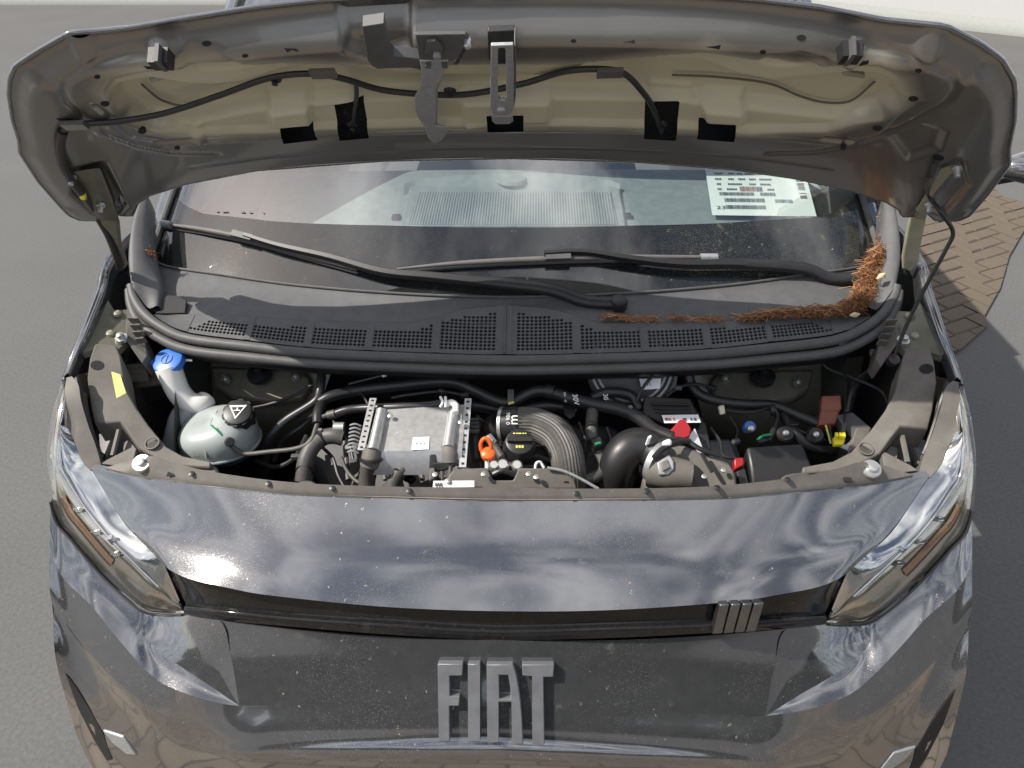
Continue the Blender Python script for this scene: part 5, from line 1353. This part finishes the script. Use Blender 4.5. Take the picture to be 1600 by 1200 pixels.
# lower black S hose
T([(926, 640, .99), (924, 665, .975), (926, 688, .96), (934, 706, .945), (942, 724, .93), (938, 740, .92), (922, 748, .92), (900, 752, .92)], .0135, 'hosedusty', 'drain_hose', 70, 14)
T([(923, 696, .965), (937, 692, .965)], .0155, 'black', 'tie', 6, 12); T([(930, 694, .978), (938, 692, .978)], .003, 'green', 'tape', 4, 6)
T([(855, 731, .995), (880, 736, .99), (905, 747, .98), (935, 764, .965)], .0032, 'latch', 'release_cable', 30, 8)
# brake servo
bs = grp('brake_servo')
sc0 = Q(985, 575, 1.02)
part('drum', lathe([(.10, -.05), (.105, .0), (.098, .006), (.10, .010), (.085, .018), (.05, .03), (.03, .034), (.028, .055), (.02, .06)], sc0, (0, -.75, .66), 48), 'latchdark', bs, 40)
for r in (.094, .082): part('rim_ring', lathe([(r, .010), (r + .002, .018), (r - .003, .018), (r - .004, .010)], sc0 + np.array([0, -.75, .66]) * .004, (0, -.75, .66), 48), 'latch', bs, 40)
qplate('label', [(999, 593, 1.03), (1033, 592, 1.03), (1031, 607, 1.015), (1003, 609, 1.015)], (0, .003, 0), 'label', bs, bev=0)
text_on('mark', 'm', .018, Q(1012, 599, 1.028), (1, 0, 0), (0, .7, .7), M['ink'], bs)
part('reservoir', boxv(Q(1035, 585, .99), (.03, 0, 0), (0, .03, 0), (0, 0, .03)), 'tank', bs, 0)
T([(1025, 582, 1.05), (1005, 605, 1.03), (994, 628, 1.0)], .004, 'hose', 'cable', 16, 8)
# battery
bt = grp('battery')
qplate('case', [(998, 634, .985), (1010, 628, .99), (1085, 632, .985), (1104, 662, .96), (1112, 700, .93), (1100, 712, .92), (1008, 706, .93), (1000, 680, .95)], (0, .02, -.12), 'black', bt, bev=.004)
qplate('cover', [(1006, 618, 1.01), (1080, 622, 1.005), (1093, 650, .985), (1096, 662, .975), (1035, 661, .975), (1004, 648, .985)], (0, .01, -.03), 'black', bt, bev=.004)
for k in range(3): T([(1018 + 3 * k, 631 + 7 * k, 1.002 - .007 * k), (1078 + 2 * k, 632 + 7 * k, 1.0 - .007 * k)], .003, 'black', 'cover_rib', 8, 8, bt)
lb = qplate('label', [(1034, 649, .992), (1091, 648, .992), (1095, 660, .984), (1038, 661, .984)], (0, .002, -.0006), 'label', bt, bev=0)
for x, w_, m in ((1041, .004, 'ink'), (1046, .005, 'inkred'), (1053, .003, 'inkred'), (1070, .006, 'ink'), (1080, .003, 'ink'), (1086, .005, 'ink')): part('print', boxv(Q(x, 655, .9895), (w_ * .6, 0, 0), (0, .0022, .0016), (0, 0, .0002)), m, lb, 0)
qplate('terminal_cover', [(1047, 672, .985), (1062, 655, 1.0), (1070, 654, 1.0), (1081, 671, .985), (1078, 682, .975), (1055, 690, .97), (1040, 682, .975)], (0, .012, -.03), 'red', bt, bev=.003)
qplate('front_label', [(1074, 684, .968), (1086, 670, .975), (1098, 700, .945), (1094, 712, .935)], (0, .002, -.0006), 'label', bt, bev=0)
# air filter housing and elbow
ab = grp('air_filter')
T([(958, 765, .87), (962, 735, .92), (972, 712, .95), (990, 698, .965), (1012, 700, .965), (1028, 712, .96)], [.036, .038, .040, .041, .040, .038], 'black', 'intake_elbow', 60, 26, ab)
for k in range(5): part('bellow', lathe([(.040, -.003), (.044, 0), (.040, .003)], Q(968 - 3 * k, 728 + 8 * k, .915 - .010 * k), (.1, -.5, .85), 28), 'hose', ab)
qplate('housing', [(1030, 698, .985), (1060, 690, .995), (1098, 706, .985), (1140, 722, .972), (1150, 740, .96), (1155, 768, .93), (1008, 768, .92), (1004, 748, .935), (1012, 722, .96)], (0, .02, -.06), 'blackdusty', ab, bev=.012)
part('snorkel', tube(QQ([(1012, 735, .955), (1040, 738, .958), (1080, 744, .955)]), [.034, .036, .030], 16, 26), 'blackdusty', ab, 60)
cl = part('clamp_band', tube(QQ([(1022, 720, .968), (1030, 724, .968)]), .044, 4, 32), 'latch', ab, 60)
qplate('clamp_clip', [(1026, 722, .998), (1046, 710, 1.005), (1053, 720, 1.0), (1054, 733, .99), (1045, 742, .98), (1030, 742, .98)], (0, .01, -.018), 'latch', ab, bev=.003)
qplate('clip_window', [(1033, 722, 1.001), (1043, 717, 1.004), (1048, 730, .996), (1036, 736, .991)], (0, .002, -.006), 'blackdusty', ab, bev=.002)
part('clamp_screw', lathe([(.007, -.01), (.007, .006), (.004, .008)], Q(1043, 692, 1.02), (.4, -.5, .7), 12), 'label', ab); part('clamp_tab', boxv(Q(1013, 688, 1.01), (.003, .0, .002), (0, .003, 0), (.002, 0, .010)), 'label', ab, 0)
T([(1028, 690, 1.0), (1055, 686, 1.005), (1075, 690, 1.0), (1095, 702, .995), (1125, 712, .985)], .0055, 'hose', 'wire', 40, 8, ab); T([(1022, 715, 1.005), (1035, 702, 1.01), (1060, 690, 1.01), (1078, 690, 1.0)], .0065, 'hose', 'wire', 40, 8, ab)
T([(1096, 708, .998), (1113, 738, .975)], .0045, 'void', 'groove', 8, 6, ab)
# fuse box and bits on the right
fb = grp('fuse_box')
qplate('box', [(1166, 698, .955), (1255, 692, .955), (1272, 735, .925), (1272, 760, .905), (1178, 770, .90)], (0, .02, -.08), 'black', fb, bev=.006)
qplate('fuse_cap', [(1147, 716, .94), (1162, 714, .94), (1163, 727, .93), (1148, 734, .925)], (0, .01, -.02), 'red', fb)
qplate('fuse_lever', [(1150, 736, .92), (1164, 730, .925), (1172, 762, .90), (1158, 766, .895)], (0, .01, -.03), 'black', fb)
part('blue_plug', lathe([(.012, -.01), (.013, 0), (.013, .010), (.010, .012)], Q(1170, 668, .955), (.1, -.6, .78), 18), 'blue', van); part('plug_core', lathe([(.008, 0), (.008, .012), (.005, .015)], Q(1171, 671, .965), (.1, -.6, .78), 14), 'steel', van)
for x, y in ((1227, 678), (1274, 680)):
    f_ = part('rubber_mount', lathe([(.018, -.01), (.020, 0), (.016, .006), (.010, .006)], Q(x, y, .95), (.05, -.55, .82), 22), 'black', van); part('mount_bolt', lathe([(.007, 0), (.007, .008), (.004, .011)], Q(x, y, .957), (.05, -.55, .82), 12), 'steel', f_)
qplate('connector', [(1123, 634, .985), (1132, 632, .985), (1134, 646, .975), (1126, 648, .975)], (0, .01, -.01), 'ivory', van)
T([(1074, 575, 1.03), (1080, 600, 1.0), (1096, 618, .985), (1130, 628, .98), (1170, 632, .975), (1210, 634, .97), (1250, 650, .96), (1285, 664, .955)], .012, 'hose', 'cable_loom', 80, 12)
T([(1205, 634, .98), (1214, 650, .965), (1208, 672, .955), (1200, 690, .95)], .006, 'hose', 'cable_loom', 30, 10); T([(1130, 640, .975), (1170, 644, .975), (1210, 636, .98)], .004, 'hose', 'cable', 24, 8)
T([(1222, 648, .955), (1245, 680, .94), (1275, 700, .92), (1330, 705, .90)], .011, 'hose', 'cable_loom', 40, 12)
part('loom_tie', tube(QQ([(1204, 640, .985), (1210, 641, .985)]), .013, 4, 12), 'black', van); part('green_wire', tube(QQ([(1183, 688, .955), (1192, 681, .96), (1205, 679, .96)]), .003, 12, 8), 'green', van)
rl = grp('relay')
qplate('relay_body', [(1284, 618, 1.01), (1314, 617, 1.01), (1316, 638, .995), (1312, 642, .99), (1283, 642, .99)], (0, .006, -.02), 'brown', rl, bev=.003)
qplate('relay_socket', [(1282, 641, .99), (1313, 641, .99), (1306, 662, .97), (1279, 664, .97)], (0, .012, -.03), 'brown', rl, bev=.003)
for k in range(2): T([(1290 + 6 * k, 664, .972), (1294 + 4 * k, 678, .955), (1298 + 2 * k, 693, .94)], .0022, ('inkyellow', 'hose')[k], 'wire', 12, 6, rl)
yc = grp('yellow_connector')
qplate('connector_body', [(1303, 682, .975), (1316, 680, .975), (1321, 688, .97), (1318, 695, .965), (1304, 695, .965)], (0, .006, -.012), 'yellow', yc, bev=.002)
for x in (1307, 1313, 1318): part('prong', boxv(Q(x, 681, .982), (.003, 0, 0), (0, .004, .002), (0, 0, .004)), 'yellow', yc, 0)
qplate('holder', [(1299, 690, .962), (1322, 694, .962), (1338, 680, .975), (1345, 688, .968), (1330, 708, .95)], (0, .004, -.006), 'latch', yc)
T([(1365, 551, 1.04), (1367, 565, 1.03), (1360, 582, 1.02), (1342, 596, 1.01), (1329, 615, 1.0), (1322, 645, .97)], .0095, 'hose', 'bonnet_cable_loom', 50, 12); T([(1361, 551, 1.048), (1369, 551, 1.048)], .009, 'label', 'tape', 4, 10)
T([(1282, 562, 1.04), (1295, 576, 1.03), (1330, 590, 1.025), (1360, 602, 1.02), (1380, 614, 1.01), (1387, 632, 1.0)], .0035, 'hose', 'cable', 50, 8)
qplate('duct', [(1308, 648, .985), (1332, 643, .985), (1362, 668, .97), (1352, 688, .955), (1330, 684, .955)], (0, .01, -.03), 'latchdark', van)
qplate('carrier_arm', [(1338, 668, .99), (1362, 668, .985), (1352, 692, .97), (1325, 708, .955)], (0, .008, -.02), 'blackdusty', van)
qplate('foam_block', [(1218, 752, .945), (1224, 742, .955), (1240, 738, .96), (1262, 736, .96), (1270, 742, .955), (1262, 756, .945)], (0, .01, -.02), 'hosedusty', van, bev=.006)
qplate('foam_block', [(304, 726, .955), (318, 722, .96), (336, 728, .955), (344, 740, .945), (330, 748, .94), (306, 740, .945)], (0, .01, -.02), 'hosedusty', van, bev=.006)
stk = qplate('warning_sticker', [(173, 577, 1.098), (185, 574, 1.096), (191, 596, 1.083), (197, 614, 1.068), (182, 622, 1.066)], (0, .001, -.0006), 'sticker', van, bev=0)

# ------------------------------------------------------------------ filling in the bay: block, looms, clips, plugs
eb = grp('engine_block')
qplate('block', [(470, 700, .80), (560, 660, .84), (760, 650, .86), (960, 660, .85), (1010, 720, .80), (960, 790, .74), (520, 790, .74)], (0, .02, -.2), 'latchdark', eb, bev=.02)
for k in range(9): T([(480 + 58 * k, 690 - 8 * math.sin(k), .845), (486 + 58 * k, 750, .80)], .006, 'latchdark', 'casting_rib', 6, 8, eb)
gb = grp('gearbox')
qplate('gearbox_case', [(1010, 690, .82), (1150, 680, .82), (1180, 760, .76), (1020, 790, .74)], (0, .02, -.15), 'latch', gb, bev=.02)
random.seed(21)
def loom(name, l, r, m='hose'): return T(l, r, m, name, 40, 8)
for l, r in (([(520, 655, .99), (528, 672, .98), (545, 690, .96), (552, 720, .94)], .0035), ([(505, 700, .93), (520, 716, .925), (528, 742, .91), (540, 765, .90)], .004), ([(612, 622, 1.02), (640, 617, 1.03), (690, 612, 1.03), (726, 618, 1.02)], .0032),
             ([(745, 650, .98), (760, 660, .975), (772, 655, .975), (786, 640, .98)], .0035), ([(905, 660, .96), (915, 690, .94), (912, 720, .92), (900, 740, .92)], .004), ([(948, 668, .95), (955, 690, .93), (950, 720, .91), (960, 750, .89)], .005),
             ([(1110, 668, .945), (1125, 690, .93), (1130, 712, .92), (1150, 716, .915)], .004), ([(1140, 650, .96), (1152, 672, .945), (1148, 690, .935)], .003), ([(1230, 640, .96), (1236, 662, .95), (1256, 676, .945), (1290, 688, .935)], .0035),
             ([(400, 720, .86), (430, 730, .86), (460, 716, .88), (480, 680, .92)], .006), ([(380, 640, .93), (420, 632, .94), (460, 618, .96), (490, 600, .98)], .004), ([(880, 700, .93), (905, 690, .94), (930, 676, .95)], .0035),
             ([(842, 648, .975), (868, 650, .97), (890, 664, .96), (900, 690, .945)], .004), ([(560, 612, 1.0), (570, 622, 1.0), (576, 640, .99), (570, 660, .98)], .0032), ([(1040, 620, 1.0), (1058, 606, 1.01), (1085, 600, 1.01), (1110, 606, 1.0)], .004)):
    loom('cable', l, r)
for (x, y, z, w, m) in ((530, 668, .985, .010, 'black'), (552, 722, .945, .009, 'latchdark'), (726, 618, 1.03, .009, 'black'), (776, 656, .98, .010, 'latchdark'), (905, 742, .925, .010, 'black'), (1150, 690, .94, .009, 'latchdark'), (1190, 690, .95, .012, 'black'),
                        (1240, 664, .955, .010, 'black'), (462, 714, .89, .010, 'latchdark'), (690, 612, 1.035, .008, 'black'), (1112, 606, 1.005, .010, 'black'), (1060, 606, 1.015, .008, 'latchdark'), (604, 762, .93, .010, 'latchdark'), (640, 748, .925, .012, 'black')):
    a = random.uniform(-.6, .6)
    box_obj('plug', Q(x, y, z), (w * math.cos(a), w * math.sin(a), 0), (-w * .6 * math.sin(a), w * .6 * math.cos(a), 0), (0, 0, w * .6), M[m], van, .002)
# worm-drive clips and ties round the hoses
for (x, y, z, dx, dy, r) in ((690, 596, 1.02, 6, 0, .0138), (545, 612, 1.0, 6, -2, .0138), (985, 646, .995, 6, 4, .0165), (500, 686, .965, 5, -3, .0195), (476, 735, .92, -1, 6, .0195), (640, 726, .962, 5, -4, .0178), (620, 740, .95, 3, -5, .0178), (574, 742, .945, -1, 5, .0195), (925, 668, .975, 0, 5, .0148)):
    T([(x - dx / 2, y - dy / 2, z), (x + dx / 2, y + dy / 2, z)], r, 'black', 'hose_tie', 4, 16)
for (x, y, z) in ((690, 588, 1.035), (985, 637, 1.01), (500, 673, .985)): part('tie_head', boxv(Q(x, y, z), (.004, 0, 0), (0, .004, 0), (0, 0, .004)), 'steel', van, 0)
# nuts and studs scattered on castings and brackets
for (x, y, z) in ((756, 741, .985), (826, 741, .985), (838, 746, .98), (700, 752, .975), (1100, 745, .965), (1130, 735, .968), (1060, 752, .955), (680, 742, .97), (610, 650, 1.034), (720, 660, 1.03)):
    part('screw', lathe([(.0055, 0), (.0055, .003), (.003, .004)], Q(x, y, z + .003), (0, -.35, .93), 10), 'steel', van)
# moulded ribs and level marks of the coolant tank
for k in range(3): part('level_mark', boxv(Q(315 + 2 * k, 700 + 7 * k, .945 - .01 * k) + np.array([0, -.03, .0]), (.007, 0, 0), (0, .001, 0), (0, 0, .0006)), 'ink', ct, 0)
ring = [(c0_ + np.array([.004, .082 * math.cos(a), .057 * math.sin(a)])) for a in np.linspace(0, math.pi, 30)]
add('mould_seam', *tube(ring, .0018, 40, 6), M['tank'], ct, 60)
# sill of the slam panel: clips, ribs
for px in (300, 420, 520, 640, 900, 1010, 1120, 1230):
    py = np.interp(abs(px - 786), [0, 186, 336, 456, 520], [770, 767, 760, 746, 736]) + (3 if px > 786 else 0)
    part('trim_clip', lathe([(.006, 0), (.006, .002), (.003, .003)], A(px, py, np.interp(abs(px - 786), [0, 186, 336, 456, 520], [.208, .213, .23, .258, .28])) + np.array([0, -.001, .002]), (0, -.4, .9), 12), 'black', van)

# ------------------------------------------------------------------ tidy the tree: thing > part > sub-part
def depth(o):
    d = 0
    while o.parent: o = o.parent; d += 1
    return d
for o in [x for x in bpy.data.objects if x.type == 'EMPTY' and depth(x) == 2]: o.parent = van
for o in [x for x in bpy.data.objects if depth(x) > 2]:
    p = o.parent
    while depth(p) > 1: p = p.parent
    o.parent = p
